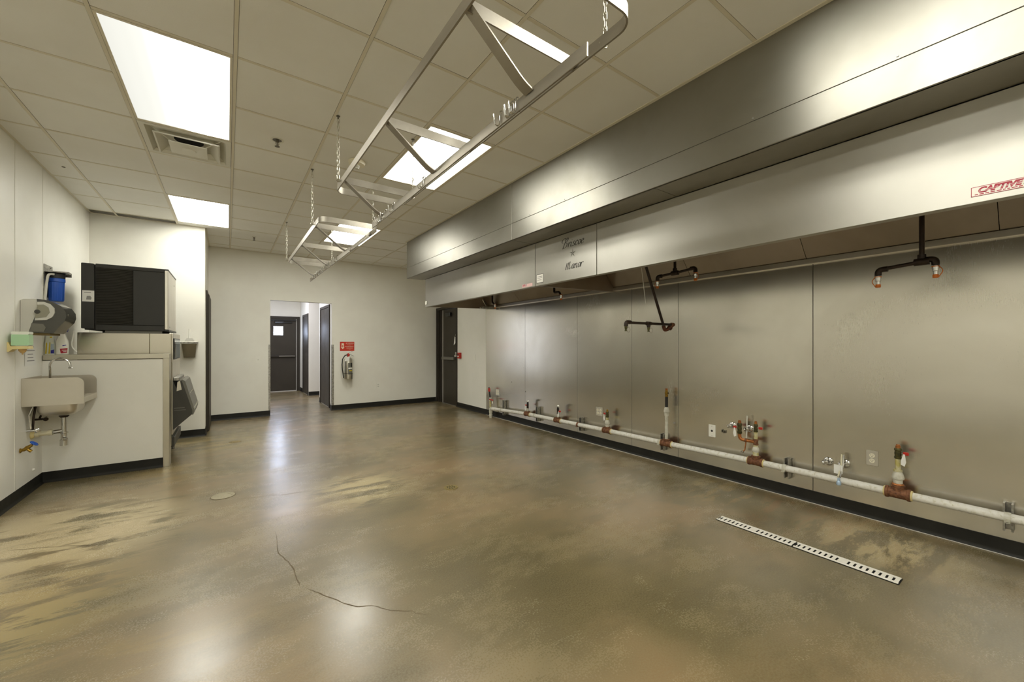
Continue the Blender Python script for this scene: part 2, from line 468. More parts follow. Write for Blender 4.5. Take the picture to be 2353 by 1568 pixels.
for x0, x1 in ((OX0 - .03, OX0 + .002), (OX1 - .002, OX1 + .04)):
    sx = -1 if x0 < 1 else 1
    g = MB(); g.box(x0, x1, YF - .0025, YF, .10, 1.32)
    g.box(OX0 - .0, OX0 + .0025, YF, YF + .05, .10, 1.32) if sx < 0 else g.box(OX1 - .0025, OX1, YF, YF + .05, .10, 1.32)
    g.build('corner_guard', 'galv', wall_far, 0)
# right wall with the doorway; sheet steel panels and a painted stretch
DY0, DY1, DZ = 7.62, 8.60, 2.12
wr = MB(); wr.box(XR, XR + .15, YB0, DY0, 0, HC + .1); wr.box(XR, XR + .15, DY0, YF, DZ, HC + .1); wr.box(XR, XR + .15, DY1, YF, 0, HC)
wall_right = struct('wall_right', wr, 'wall')
se = [-3.4, -2.35, -1.17, .03, 1.257, 2.48, 3.09, 4.011, 5.211, 6.43]
for a, b in zip(se, se[1:]):
    MB().box(XR - .004, XR, a + .0022, b - .0022, .085, 2.1, .001).build('steel_panel', 'panel', wall_right, 0)
MB().box(XR - .0028, XR, 6.432, DY0 - .005, .09, HC, .001).build('wall_panel', 'frp', wall_right, 0)
MB().box(XR - .007, XR, 6.418, 6.437, .1, 2.0, .002).build('joint_strip', 'trimwhite', wall_right, 0)
for e in se[1:-1]:
    MB().box(XR - .0035, XR - .0002, e - .0016, e + .0016, .1, 2.0).build('panel_joint', 'darkgrey_plastic', wall_right, 0)
# small screw holes left in the steel
for y, z in ((5.592, .679), (5.199, .552), (2.525, .465)):
    MB().lathe([(.011, 0), (.011, .003), (.006, .006), (.0, .006)], (XR - .004, y, z), (-1, 0, 0), 10).build('wall_plug', 'galv', wall_right)

# half wall with steel cap and end trim
HWX = -.553
hw = MB(); hw.box(XL, HWX, 5.70, 5.82, 0, 1.165)
wall_half = struct('wall_half', hw, 'frp')
MB().box(XL + .01, -.512, 5.688, 5.832, 1.172, 1.222, .002).build('steel_cap', 'cap', wall_half, 0)
MB().box(HWX - .012, -.512, 5.690, 5.83, .0, 1.172, .002).build('end_trim', 'cap', wall_half, 0)

# corridor beyond the opening
struct('wall_corridor_back', MB().box(-.6, 1.9, 12.9, 13.05, 0, 2.9), 'wall')
struct('wall_corridor_left', MB().box(-.65, -.5, YF + .13, 12.9, 0, 2.9), 'wall')
wcr = MB(); wcr.box(1.74, 1.88, YF + .13, 10.14, 0, 2.9); wcr.box(1.71, 3.2, 11.45, 12.9, 0, 2.9); wcr.box(3.2, 3.3, YF + .13, 12.9, 0, 2.9)
struct('wall_corridor_right', wcr, 'wall')
struct('ceiling_corridor', MB().box(-.6, 3.3, YF + .13, 13.05, 2.8, 2.9), 'tile')

# baseboards
def baseboard(name, segs):
    mb = MB()
    for (x0, y0, x1, y1, nx, ny) in segs:      # run from a to b, n points into the room
        a = Vector((x0, y0, 0)); b = Vector((x1, y1, 0)); n = Vector((nx, ny, 0))
        prof = [(0, .102), (.003, .102), (.0045, .03), (.007, .012), (.016, .003), (.018, 0), (0, 0)]
        mb.prism(prof, 0, 1, lambda u, v, w_: a + (b - a) * w_ + n * u + Vector((0, 0, v)))
    return struct(name, mb, 'base', 40)
baseboard('baseboard_left', [(XL + .003, YB0, XL + .003, 5.70, 1, 0), (XL, 5.70, HWX - .012, 5.70, 0, -1)])
baseboard('baseboard_far', [(XREC, YF, OX0, YF, 0, -1), (OX1, YF, XR - .02, YF, 0, -1), (OX1, YF, OX1, YF + .13, -1, 0)])
baseboard('baseboard_recess', [(XL, YR, XREC, YR, 0, -1), (XREC, YR, XREC, YR + .2, 1, 0)])
bbr = baseboard('baseboard_right', [(XR - .004, YB0, XR - .004, 7.60, -1, 0)])
MB().box(XR - .026, XR - .02, YB0, 6.4, 0, .006, .002).build('pale_bead', 'palegrey', bbr, 0)  # thin pale strip along the foot of the right baseboard
baseboard('baseboard_corridor', [(1.71, 11.45, 2.6, 11.45, 0, -1), (1.71, 12.45, 1.71, 12.9, -1, 0), (1.74, 10.0, 1.74, 10.14, -1, 0), (1.74, 10.14, 1.88, 10.14, 0, 1), (1.74, 8.75, 1.74, 8.95, -1, 0)])

# ------------------------------------------------------------------ ceiling: lay-in tiles on a T-bar grid
ceil = struct('ceiling', MB().box(XL - .1, XR + .1, YB0, YF + .1, HC + .06, HC + .12), 'dark_void')
LIGHTS = [(-1, 0), (-1, 5), (2, 0), (2, 5), (-1, -5), (2, -5), (-1, -10), (2, -10)]   # first row of each two-row fixture
occupied = {(i, j + k) for i, j in LIGHTS for k in (0, 1)} | {(-1, 2)}
xs = [XL] + [gx(i) for i in range(-2, 7)] + [XR]
ys = [YB0] + [gy(j) for j in range(-10, 10)] + [YF]
tproto = None
for ii in range(len(xs) - 1):
    for jj in range(len(ys) - 1):
        x0, x1, y0, y1 = xs[ii], xs[ii + 1], ys[jj], ys[jj + 1]
        i, j = ii - 3, jj - 11
        if (i, j) in occupied: continue
        if y1 > YR + .01 and x1 < XREC: continue
        if y1 - y0 < .03: continue
        if x0 > 2.4 and y1 < 6.3: continue
        if x1 > 2.43 and y1 < 6.4: x1 = 2.418
        full = abs(x1 - x0 - P2) < .001 and abs(y1 - y0 - P2) < .001
        dz = random.uniform(0, .0025)
        if full:
            if tproto is None:
                tproto = MB().box(x0 + .0115, x1 - .0115, y0 + .0115, y1 - .0115, HC + .001, HC + .016).build('ceiling_tile', 'tile', ceil, 0, org=((x0 + x1) / 2, (y0 + y1) / 2, HC))
            else: share(tproto, 'ceiling_tile', ceil, ((x0 + x1) / 2, (y0 + y1) / 2, HC + dz))
        else:
            MB().box(x0 + .0115, x1 - .0115, y0 + .0115, y1 - .0115, HC + .001, HC + .016).build('ceiling_tile', 'tile', ceil, 0, org=((x0 + x1) / 2, (y0 + y1) / 2, HC))
def tee(x0, x1, y0, y1):
    mb = MB(); mb.box(x0, x1, y0, y1, HC - .0008, HC + .003)
    mb.build('grid_bar', 'grid', ceil, 0)
for x in xs[1:-1]:
    tee(x - .0098, x + .0098, YB0 if x < DX else 6.40, YR if x < XREC else YF)
for a in range(len(ys)):
    y = ys[a]
    if a in (0, len(ys) - 1): continue
    for ii in range(len(xs) - 1):
        i, j = ii - 3, a - 11
        if (i, j) in {(q, r + 1) for q, r in LIGHTS}: continue
        if y > YR and xs[ii + 1] < XREC: continue
        if xs[ii] > 2.4 and y < 6.4: continue
        MB().box(xs[ii] + .012, (min(xs[ii + 1], 2.42) if y < 6.4 else xs[ii + 1]) - .012, y - .0098, y + .0098, HC - .0006, HC + .003).build('cross_bar', 'grid', ceil, 0)
ta = MB(); ta.box(XL, XL + .022, YB0, YR, HC - .002, HC + .003); ta.box(XL, XREC, YR - .022, YR, HC - .002, HC + .003)
ta.box(XREC, XREC + .022, YR, YF, HC - .002, HC + .003); ta.box(XREC, XR, YF - .022, YF, HC - .002, HC + .003); ta.box(2.395, 2.42, YB0, 6.40, HC - .004, HC + .003)
struct('trim_1', ta, 'grid')

def ceiling_light(i, j, label, lens='lens'):
    x0, x1, y0, y1 = gx(i), gx(i + 1), gy(j), gy(j + 2)
    c = ((x0 + x1) / 2, (y0 + y1) / 2, HC)
    t_ = thing('ceiling_light', label, 'light', c)
    mb = MB(); f = .026
    for a in ((x0 + .012, x0 + f, y0 + .012, y1 - .012), (x1 - f, x1 - .012, y0 + .012, y1 - .012), (x0 + f, x1 - f, y0 + .012, y0 + f), (x0 + f, x1 - f, y1 - f, y1 - .012)):
        mb.box(a[0], a[1], a[2], a[3], HC - .003, HC + .05)
    mb.build('frame', 'grid', t_, 0)
    MB().box(x0 + f, x1 - f, y0 + f, y1 - f, HC + .001, HC + .004).build('lens', lens, t_, 0)
    return t_
NAMES = ['large ceiling light beside the square air vent, one tube dimmer', 'far left ceiling light in front of the white recess wall',
         'ceiling light seen behind the near pot rack by the plenum', 'far ceiling light behind the far pot rack']
for k, (i, j) in enumerate(LIGHTS):
    lab = NAMES[k] if k < 4 else ['ceiling light above the camera on the left', 'ceiling light above the camera by the steel plenum', 'ceiling light at the left behind the camera', 'ceiling light at the right behind the camera'][k - 4]
    ceiling_light(i, j, lab, 'lens_half' if k == 0 else 'lens_two' if k == 2 else 'lens')

# ------------------------------------------------------------------ supply plenum and exhaust hoods
def plenum(y0, y1, label):
    t_ = thing('supply_plenum', label, 'duct', (DX, (y0 + y1) / 2, 2.41))
    g = .002
    MB().box(DX, DX + .02, y0 + g, y1 - g, 2.585, HC - .001, .002).build('upper_face', 'duct', t_, 0)
    MB().box(DX - .004, DX + .016, y0 + g, y1 - g, 2.412, 2.582, .003).build('lower_face', 'duct', t_, 0)
    return t_
pf = plenum(3.40, 6.394, 'far section of the steel supply plenum above the hood')
MB().box(DX + .021, XR, 6.37, 6.394, 2.42, HC - .001, .002).build('end_panel', 'duct', pf, 0)
pn = plenum(-1.8, 3.40, 'near section of the steel supply plenum above the logo panel')
MB().box(DX + .02, XR, -1.8, -1.78, 2.42, HC - .001, .002).build('end_panel', 'duct', pn, 0)
MB().box(DX + .003, HX - .001, 3.404, 6.390, 2.412, 2.418).build('underside_panel', 'duct_under', pf, 0)
for a, b in ((-1.8, 1.69), (1.694, 3.396)):
    MB().box(DX + .003, HX - .001, a, b, 2.412, 2.418).build('underside_panel', 'duct_under', pn, 0)
for y in (4.2, 5.3, 6.05):
    MB().lathe([(.005, 0), (.004, .003), (0, .004)], (DX, y, 2.60), (-1, 0, 0), 8).build('screw', 'galv', pf)
for y in (.45, 1.05, 1.9, 2.6, 3.1):
    MB().lathe([(.005, 0), (.004, .003), (0, .004)], (DX, y, 2.60), (-1, 0, 0), 8).build('screw', 'galv', pn)

def hood(y0, y1, label, fronts):
    t_ = thing('exhaust_hood', label, 'hood', (HX, (y0 + y1) / 2, 1.95))
    fr = []
    for a, b in fronts:
        mb = MB(); mb.box(HX, HX + .012, a + .0015, b - .0015, 1.948, 2.4085, .0015)
        mb.box(HX + .010, HX + .055, a + .0015, b - .0015, 1.948, 1.956)
        fr.append(mb.build('front_panel', 'hood', t_, 0))
    # inner trough behind the lip
    MB().box(HX + .052, HX + .058, y0 + .02, y1 - .02, 1.956, 1.985).build('lip_flange', 'hoodin', t_, 0)
    for ye in (y0, y1 - .012):
        MB().prism([(HX + .012, 1.952), (XR - .01, 1.985), (XR - .01, 2.408), (HX + .012, 2.408)], ye, ye + .012, lambda u, v, w_: (u, w_, v)).build('end_panel', 'hoodin', t_, 0)
    n = max(2, round((y1 - y0) / 1.0)); st = (y1 - y0 - .026) / n
    for k in range(n):
        a = y0 + .013 + k * st
        MB().prism([(3.945, 2.035), (3.955, 2.035), (3.634, 2.404), (3.619, 2.404)], a + .002, a + st - .002, lambda u, v, w_: (u, w_, v)).build('sloped_panel', 'hoodin', t_, 0)
    MB().box(HX + .012, 3.7, y0 + .013, y1 - .013, 2.402, 2.408).build('top_panel', 'hoodin', t_, 0)
    MB().box(3.935, XR - .005, y0 + .002, y1 - .002, 1.992, 2.034, .002).build('grease_gutter', 'sink', t_, 0)
    return t_, fr
h1, f1 = hood(3.362, 6.29, 'far exhaust hood with plain steel front over the wall', [(3.362, 6.29)])
h2, f2 = hood(-1.8, 3.358, 'near exhaust hood carrying the lettered steel panel', [(-1.8, 2.478), (2.482, 3.358)])

# etched lettering on the hood's logo panel: script strokes drawn as ribbons
def catmull(pts, n=7):
    P = [pts[0]] + list(pts) + [pts[-1]]; out = []
    for i in range(1, len(P) - 2):
        p0, p1, p2, p3 = P[i - 1], P[i], P[i + 1], P[i + 2]
        for k in range(n):
            t_ = k / n
            out.append(tuple(.5 * (2 * p1[c] + (p2[c] - p0[c]) * t_ + (2 * p0[c] - 5 * p1[c] + 4 * p2[c] - p3[c]) * t_ ** 2 + (3 * p1[c] - p0[c] - 3 * p2[c] + p3[c]) * t_ ** 3) for c in (0, 1)))
    return out + [pts[-1]]
GL = {'r': (.62, [[(0, 1), (.02, .55), (0, 0)], [(.02, .55), (.2, .92), (.42, 1.02), (.5, .85)]]),
      'i': (.42, [[(0, 1), (0, .2), (.12, 0), (.3, .12)], [(.03, 1.42), (.06, 1.5)]]),
      's': (.62, [[(.48, .84), (.3, 1.02), (.08, .84), (.2, .58), (.44, .35), (.36, .04), (.12, 0), (-.04, .16)]]),
      'c': (.66, [[(.5, .8), (.34, 1.02), (.08, .75), (.04, .25), (.25, 0), (.56, .2)]]),
      'o': (.72, [[(.3, 1), (.08, .75), (.06, .25), (.28, 0), (.52, .25), (.54, .75), (.3, 1), (.45, .95), (.7, .9)]]),
      'e': (.66, [[(.08, .42), (.42, .6), (.46, .88), (.28, 1.02), (.06, .7), (.08, .2), (.28, 0), (.62, .25)]]),
      'a': (.8, [[(.5, .9), (.28, 1.02), (.05, .7), (.05, .2), (.22, 0), (.48, .35)], [(.54, 1), (.5, .2), (.6, 0), (.78, .15)]]),
      'n': (.82, [[(0, 1), (.02, .5), (0, 0)], [(.02, .5), (.25, .95), (.44, .95), (.48, .7), (.46, .15), (.58, 0), (.74, .15)]]),
      'B': (1.5, [[(.62, 2.05), (.5, 1.3), (.34, .5), (.2, -.15)], [(.1, 1.2), (-.28, 1.35), (-.3, 1.85), (.2, 2.2), (.62, 1.95), (.95, 2.15), (1.1, 1.8), (.9, 1.35), (.55, 1.15), (.95, 1.05), (1.12, .6), (.9, .1), (.5, 0), (.25, .2)]]),
      'M': (1.6, [[(.0, -.05), (.04, .6), (.1, 1.45)], [(.44, -.05), (.48, .6), (.54, 1.5)], [(.9, 1.65), (.86, .9), (.9, .15), (1.06, 0), (1.35, .28)]])}
def script(word, y_left, z_base, xh, widthfix, parent):
    mb = MB(); x = 0
    for ch in word:
        adv, strokes = GL[ch]
        for st in strokes:
            c = catmull(st); L = []; R_ = []
            for k, (u, v) in enumerate(c):
                a = c[max(k - 1, 0)]; b = c[min(k + 1, len(c) - 1)]
                d = Vector((b[0] - a[0] + .25 * (b[1] - a[1]), b[1] - a[1]))
                if d.length < 1e-6: d = Vector((0, 1))
                d.normalize(); wv = .026 + .066 * abs(d.y) ** 1.5
                nx, ny = -d.y * wv, d.x * wv
                uu = u + .25 * v + x
                for LL, sg in ((L, 1), (R_, -1)):
                    LL.append(mb.bm.verts.new((HX - .0012, y_left - (uu + sg * nx) * xh * widthfix, z_base + (v + sg * ny) * xh)))
            for k in range(len(L) - 1): mb.bm.faces.new((L[k], R_[k], R_[k + 1], L[k + 1]))
        x += adv
    return mb.build('lettering', 'lettering', parent, 0)
script('Briscoe', 2.935, 2.268, .043, 1.32, f2[1])
script('Manor', 2.885, 2.052, .043, 1.2, f2[1])
ms, ml = MB(), MB()
for k in range(5):
    a = PI / 2 + k * 2 * PI / 5; a2 = a + PI / 5; a3 = a - PI / 5
    q = lambda ang, r: (HX - .0012, 2.785 - math.cos(ang) * r * 1.15, 2.2 + math.sin(ang) * r * 1.15)
    ms.quad(q(a, .001), q(a, .04), q(a3, .011)); ml.quad(q(a, .001), q(a, .04), q(a2, .011))
ms.build('star', 'lettering', f2[1], 0); ml.build('star_facets', 'starlight', f2[1], 0)

def text_mesh(body, size, f, mat, name, parent, shear=0.0, bold=0.0, sx=1.0):
    cu = bpy.data.curves.new('text', 'FONT'); cu.body = body; cu.size = size; cu.shear = shear; cu.offset = bold; cu.fill_mode = 'FRONT'; cu.resolution_u = 3
    ob = bpy.data.objects.new('text', cu); COL.objects.link(ob)
    bpy.context.view_layer.update()
    me = bpy.data.meshes.new_from_object(ob.evaluated_get(bpy.context.evaluated_depsgraph_get()))
    mb = MB(); mb.bm.from_mesh(me)
    for v in mb.bm.verts: v.co = Vector(f(v.co.x * sx, v.co.y))
    wid = max((v.co.x for v in me.vertices), default=0) * sx
    bpy.data.objects.remove(ob); bpy.data.curves.remove(cu); bpy.data.meshes.remove(me)
    return mb.build(name, mat, parent, 0), wid

# hood maker's stickers along the lower edge
def maker_sticker(y_left, z0, wdt, hgt, label, frame, red, grey, film):
    t_ = thing('hood_sticker', label, 'sticker', (HX - .001, y_left - wdt / 2, z0))
    MB().box(HX - .0012, HX - .0002, y_left - wdt, y_left, z0, z0 + hgt).build('film', film, t_, 0)
    mb = MB(); b = hgt * .05; X_ = (HX - .0018, HX - .0012)
    for a in ((0, wdt, 0, b), (0, wdt, hgt - b, hgt), (0, b, 0, hgt), (wdt - b, wdt, 0, hgt)):
        mb.box(X_[0], X_[1], y_left - a[1], y_left - a[0], z0 + a[2], z0 + a[3])
    # hatched strip of tiny print under the name
    random.seed(3)
    x = wdt * .03
    while x < wdt * .96:
        q = random.uniform(.006, .014) * wdt / .3
        mb.box(X_[0], X_[1], y_left - x - q, y_left - x, z0 + hgt * .13, z0 + hgt * .22); x += q + .003 * wdt / .3
    mb.build('border', frame, t_, 0)
    f = lambda u, v, off=0: (HX - .0019, y_left - wdt * .05 - off - u, z0 + hgt * .34 + v)
    sz = hgt * .74
    _, wd = text_mesh('CAPTIVE', sz, lambda u, v: f(u, v), red, 'red_lettering', t_, .3, .0024 * hgt / .05, wdt / .37)
    text_mesh('AIRE', sz, lambda u, v: f(u, v, wd - .0), grey, 'grey_lettering', t_, .3, .0024 * hgt / .05, wdt / .37)
    mb = MB()   # speed lines cutting through the name
    for k in (.44, .58): mb.box(HX - .0021, HX - .0019, y_left - wdt * .60, y_left - wdt * .06, z0 + hgt * (k + .0), z0 + hgt * (k + .03))
    mb.build('cut_lines', film, t_, 0)
    return t_
maker_sticker(.263, 1.976, .37, .042, 'red bordered maker sticker at the hood lip near the right edge', 'capred', 'capred', 'capgrey', 'capclear')
maker_sticker(3.59, 1.958, .185, .034, 'small faded pink sticker at the lip of the far hood', 'pinkfilm', 'capred', 'capgrey', 'pinkfilm')
t_ = thing('rating_label', 'square black bordered label at the lower left of the logo panel', 'label', (HX - .001, 3.28, 1.98))
MB().box(HX - .0012, HX - .0002, 3.222, 3.335, 1.975, 2.068).build('film', 'capclear', t_, 0)
mb = MB()
for a in ((3.222, 3.335, 1.975, 1.979), (3.222, 3.335, 2.064, 2.068), (3.222, 3.226, 1.975, 2.068), (3.331, 3.335, 1.975, 2.068), (3.24, 3.32, 2.04, 2.044), (3.24, 3.32, 2.025, 2.028), (3.25, 3.32, 2.005, 2.008)):
    mb.box(HX - .0018, HX - .0012, *a)
mb.build('print', 'darkink', t_, 0)
t_ = thing('hood_switch', 'small white switch on the far lower corner of the hood', 'switch', (HX, 6.243, 1.99))
MB().box(HX - .012, HX - .0005, 6.21, 6.275, 1.985, 2.045, .003).build('cover', 'white_plastic', t_, 0)
MB().box(HX - .016, HX - .012, 6.233, 6.252, 2.0, 2.03, .002).build('rocker', 'lightgrey', t_, 0)
# small valve box in the far corner of the hood
t_ = thing('grease_cup', 'small steel box in the far back corner under the hood', 'box', (3.80, 6.1, 1.955))
MB().box(3.68, 3.93, 6.04, 6.15, 1.957, 2.0, .006).build('body', 'galv', t_, 0)
MB().box(3.70, 3.74, 6.028, 6.04, 1.965, 1.995, .003).build('latch', 'chrome', t_, 0)
MB().tube([(3.64, 6.1, 1.978), (3.68, 6.1, 1.978)], .014, 10).build('connector', 'chrome', t_)
MB().tube([(3.78, 6.1, 2.0), (3.74, 6.1, 2.06), (3.70, 6.1, 2.12)], .008, 8).build('link_arm', 'chrome', t_)

# ------------------------------------------------------------------ fire suppression drops under the hoods
def elbow_pts(pts, r=.03, n=5):
    """round the corners of a polyline"""
    P = [Vector(q) for q in pts]; out = [P[0]]
    for i in range(1, len(P) - 1):
        a = (P[i - 1] - P[i]).normalized(); b = (P[i + 1] - P[i]).normalized()
        p0, p1 = P[i] + a * r, P[i] + b * r
        for k in range(n + 1):
            f = k / n; out.append(p0 * (1 - f) ** 2 + P[i] * 2 * f * (1 - f) + p1 * f * f)
    return out + [P[-1]]
PR = .0115
def fitting(mb, p, d, r=.018, l=.02):
    p = Vector(p); d = Vector(d).normalized()
    mb.lathe([(r * .85, -l), (r, -l), (r, l), (r * .85, l)], p, d, 12)
def nozzle(parent, p, ring=1):
    """capped spray nozzle hanging from p"""
    x, y, z = p
    nz = MB().lathe([(.016, 0), (.016, -.012), (.014, -.03), (.011, -.032), (.010, -.052)], p, (0, 0, 1), 12).build('nozzle', 'chrome', parent)
    MB().lathe([(.012, -.050), (.013, -.052), (.013, -.068), (.011, -.070)], p, (0, 0, 1), 12).build('blow_off_cap', 'orange', nz)
    MB().tube(elbow_pts([(x, y + .014 * ring, z - .004), (x, y + .032 * ring, z - .03), (x, y + .012 * ring, z - .066)], .015), .0022, 6).build('cap_strap', 'orange', nz)
    MB().lathe([(.017, -.002), (.0175, -.004), (.017, -.007)], p, (0, 0, 1), 12).build('seal_ring', 'orange', nz)
def drop_bar(label, x, yc, yl, yr, ztop, zc, zl, zr):
    t_ = thing('suppression_pipe', label, 'pipe', (x, yc, zc))
    MB().tube([(x, yc, ztop), (x, yc, zc)], PR * 1.05, 12).build('drop_pipe', 'blackpipe', t_)
    mb = MB(); fitting(mb, (x, yc, zc), (0, 1, 0), .021, .032); fitting(mb, (x, yc, zc + .03), (0, 0, 1), .019, .012)
    mb.build('tee_fitting', 'blackpipe', t_)
    MB().tube(elbow_pts([(x, yc, zc), (x, yl, zl), (x, yl, zl - .045)], .03), PR, 12).build('arm', 'blackpipe', t_)
    MB().tube(elbow_pts([(x, yc, zc), (x, yr, zr), (x, yr, zr - .045)], .03), PR, 12).build('arm', 'blackpipe', t_)
    for (yy, zz, s_) in ((yl, zl, -1), (yr, zr, 1)):
        MB().tube(elbow_pts([(x, yy + s_ * .045, zz), (x, yy, zz), (x, yy, zz - .036)], .024), .0175, 12).build('elbow', 'blackpipe', t_)
    nozzle(t_, (x, yl, zl - .04), 1); nozzle(t_, (x, yr, zr - .04), -1)
    return t_
drop_bar('dark T shaped suppression pipe with two orange capped nozzles near the right edge', 3.3, .511, .703, .455, 2.401, 1.803, 1.785, 1.812)
drop_bar('dark T shaped suppression pipe under the middle of the near hood', 3.3, 2.09, 2.27, 1.895, 2.401, 1.968, 1.960, 1.985)
t_ = thing('suppression_pipe', 'dark Z bent suppression pipe under the right end of the far hood', 'pipe', (3.3, 3.7, 1.95))
MB().tube(elbow_pts([(3.3, 3.73, 2.401), (3.3, 3.73, 1.965), (3.3, 3.64, 1.965), (3.3, 3.61, 1.915)], .02), PR * 1.2, 12).build('drop_pipe', 'blackpipe', t_)
nozzle(t_, (3.3, 3.605, 1.93), -1)
t_ = thing('suppression_pipe', 'short dark suppression pipe under the left end of the far hood', 'pipe', (3.3, 5.15, 1.95))
MB().tube(elbow_pts([(3.3, 5.15, 2.401), (3.3, 5.15, 1.97), (3.3, 5.08, 1.92)], .02), PR * 1.2, 12).build('drop_pipe', 'blackpipe', t_)
nozzle(t_, (3.3, 5.075, 1.935), -1)
# the long tilted pipe with an arm standing out from the wall
t_ = thing('suppression_pipe', 'long tilted dark pipe ending in a horizontal arm with two nozzles', 'pipe', (3.36, 2.2, 1.46))
MB().tube([(3.03, 2.26, 2.401), (3.09, 2.255, 2.06), (3.37, 2.24, 1.462)], PR * 1.1, 12).build('tilted_pipe', 'blackpipe', t_)
MB().tube(elbow_pts([(3.352, 2.242, 1.50), (3.372, 2.24, 1.455), (3.40, 2.215, 1.47), (3.43, 2.19, 1.508)], .014), .0165, 12).build('elbow', 'rustred', t_)
mb = MB(); fitting(mb, (3.405, 2.21, 1.478), (.5, -.5, .7), .024, .012); mb.build('union', 'rustred', t_)
MB().tube([(2.76, 2.20, 1.508), (3.43, 2.19, 1.508)], PR, 12).build('arm', 'blackpipe', t_)
mb = MB(); fitting(mb, (3.415, 2.19, 1.508), (1, 0, 0), .018, .018); mb.build('end_fitting', 'rust', t_)
mb = MB(); fitting(mb, (3.06, 2.195, 1.508), (1, 0, 0), .018, .026); fitting(mb, (3.06, 2.195, 1.488), (0, 0, 1), .016, .014); mb.build('tee_fitting', 'blackpipe', t_)
MB().tube(elbow_pts([(2.81, 2.2, 1.512), (2.755, 2.2, 1.512), (2.755, 2.2, 1.475)], .025), .0175, 12).build('elbow', 'blackpipe', t_)
def small_nozzle(parent, p):
    nz = MB().lathe([(.012, 0), (.013, -.012), (.009, -.03), (.011, -.033), (.011, -.042)], p, (0, 0, 1), 12).build('nozzle', 'brassdark', parent)
    x, y, z = p
    MB().tube([(x + .022 + .022 * math.cos(a * PI / 6), y - .01, z - .03 + .022 * math.sin(a * PI / 6)) for a in range(12)], .0013, 5, True).build('cap_ring', 'chrome', nz)
small_nozzle(t_, (3.06, 2.195, 1.476)); small_nozzle(t_, (2.755, 2.2, 1.476))
MB().tube([(3.06, 2.29, 2.40), (3.072, 2.285, 2.06), (3.13, 2.285, 1.76), (3.14, 2.285, 1.70)], .0028, 6).build('cord', 'hose', t_)['label'] = 'thin pale cord hanging beside the pipe'

# ------------------------------------------------------------------ gas line along the steel wall
PX, GR = 3.885, .0275
def pz(y):
    K = [(-2.5, .262), (.2, .262), (1.66, .263), (2.6, .245), (3.4, .240), (5.02, .217), (6.103, .165)]
    for (a, za), (b, zb) in zip(K, K[1:]):
        if a <= y <= b: return za + (zb - za) * (y - a) / (b - a)
    return .262
gas = thing('gas_pipe', 'white painted gas pipe running low along the steel wall', 'pipe', (PX, 3.0, .2))
cuts = [-2.5, .721, 1.66, 2.56, 3.39, 4.31, 5.023, 6.103]
for a, b in zip(cuts, cuts[1:]):
    MB().tube([(PX, a, pz(a)), (PX, (a + b) / 2, pz((a + b) / 2)), (PX, b, pz(b))], GR, 16).build('pipe_section', 'pipe', gas)
def tee_fit(y, hgt=.052, mat='rust', s=1.0):
    z = pz(y); mb = MB()
    mb.lathe([(.031 * s, -.062 * s), (.039 * s, -.060 * s), (.039 * s, -.046 * s), (.034 * s, -.043 * s), (.034 * s, .043 * s), (.039 * s, .046 * s), (.039 * s, .060 * s), (.031 * s, .062 * s)], (PX, y, z), (0, 1, 0), 18)
    mb.lathe([(.030 * s, 0), (.032 * s, hgt - .014), (.036 * s, hgt - .012), (.036 * s, hgt), (.028 * s, hgt + .001)], (PX, y, z), (0, 0, 1), 16)
    o = mb.build('tee_fitting', mat, gas)
    # pale thread tape at the joints
    tp = MB()
    for sg in (-1, 1): tp.lathe([(.0285, .061 * s), (.034 * s, .062 * s), (.033 * s, .069 * s), (.0285, .071 * s)], (PX, y, z), (0, sg, 0), 16)
    tp.build('thread_seal', 'soapyellow', o)
    return z + hgt
def seg_(y, z0, z1, r, mat, name, parent=None, prof=None, dx=0, dy=0):
    mb = MB(); h = z1 - z0
    mb.lathe(prof or [(r, 0), (r, h)], (PX + dx, y + dy, z0), (0, 0, 1), 14)
    return mb.build(name, mat, parent or gas)
def union(y, z0, z1, r=.034, mat='paintfit'):
    h = z1 - z0
    return seg_(y, z0, z1, r, mat, 'union', None, [(r * .72, 0), (r * .74, h * .38), (r * .95, h * .42), (r, h * .5), (r * .96, h * .62), (r * .8, h * .86), (r * .62, h)])
def valve(y, z0, z1, side, r=.021, mat='brassdark', tagit=True, capmat='copper', dx=0):
    """ball valve between z0 and z1; side -1 puts its handle towards the camera end"""
    h = z1 - z0
    v = seg_(y, z0, z1, r, mat, 'valve', None, [(r * .8, 0), (r, h * .06), (r, h * .22), (r * .82, h * .26), (r * .95, h * .5), (r * .82, h * .74), (r, h * .78), (r, h * .94), (r * .85, h)], dx)
    seg_(y, z1, z1 + .026, r * .62, capmat, 'end_cap', v, [(r * .68, 0), (r * .68, .016), (r * .55, .018), (r * .5, .026)], dx)
    zc = z0 + h * .55
    MB().box(PX + dx - .007, PX + dx + .007, min(y, y + side * .052) , max(y, y + side * .052), zc - .004, zc + .004, .002).build('handle_stem', 'galv', v, 0)
    MB().box(PX + dx - .012, PX + dx + .008, min(y + side * .026, y + side * .056), max(y + side * .026, y + side * .056), zc - .01, zc + .012, .004).build('valve_handle', 'red', v, 0)
    if tagit:
        yy = y + side * .034
        MB().prism([(-.004, 0), (.006, 0), (.012, -.055), (.004, -.085), (-.016, -.075), (-.014, -.045)], -.0008, .0008, lambda a, b, c: (PX + dx - .024 + c, yy + side * a, zc + b)).build('tag', 'paper', v, 0)
    return v
# nearest riser
z = tee_fit(.721, .06, 'rust', 1.08)
MB().lathe([(.03, 0), (.034, .003), (.03, .012)], (PX, .721, z), (0, 0, 1), 16).build('rust_ring', 'copper', gas)
union(.721, z + .005, z + .095); seg_(.721, z + .095, z + .108, .024, 'yellowed', 'nipple'); seg_(.721, z + .10, z + .19, .016, 'yellowed', 'riser_pipe')
valve(.721, z + .185, z + .262, -1, .021)
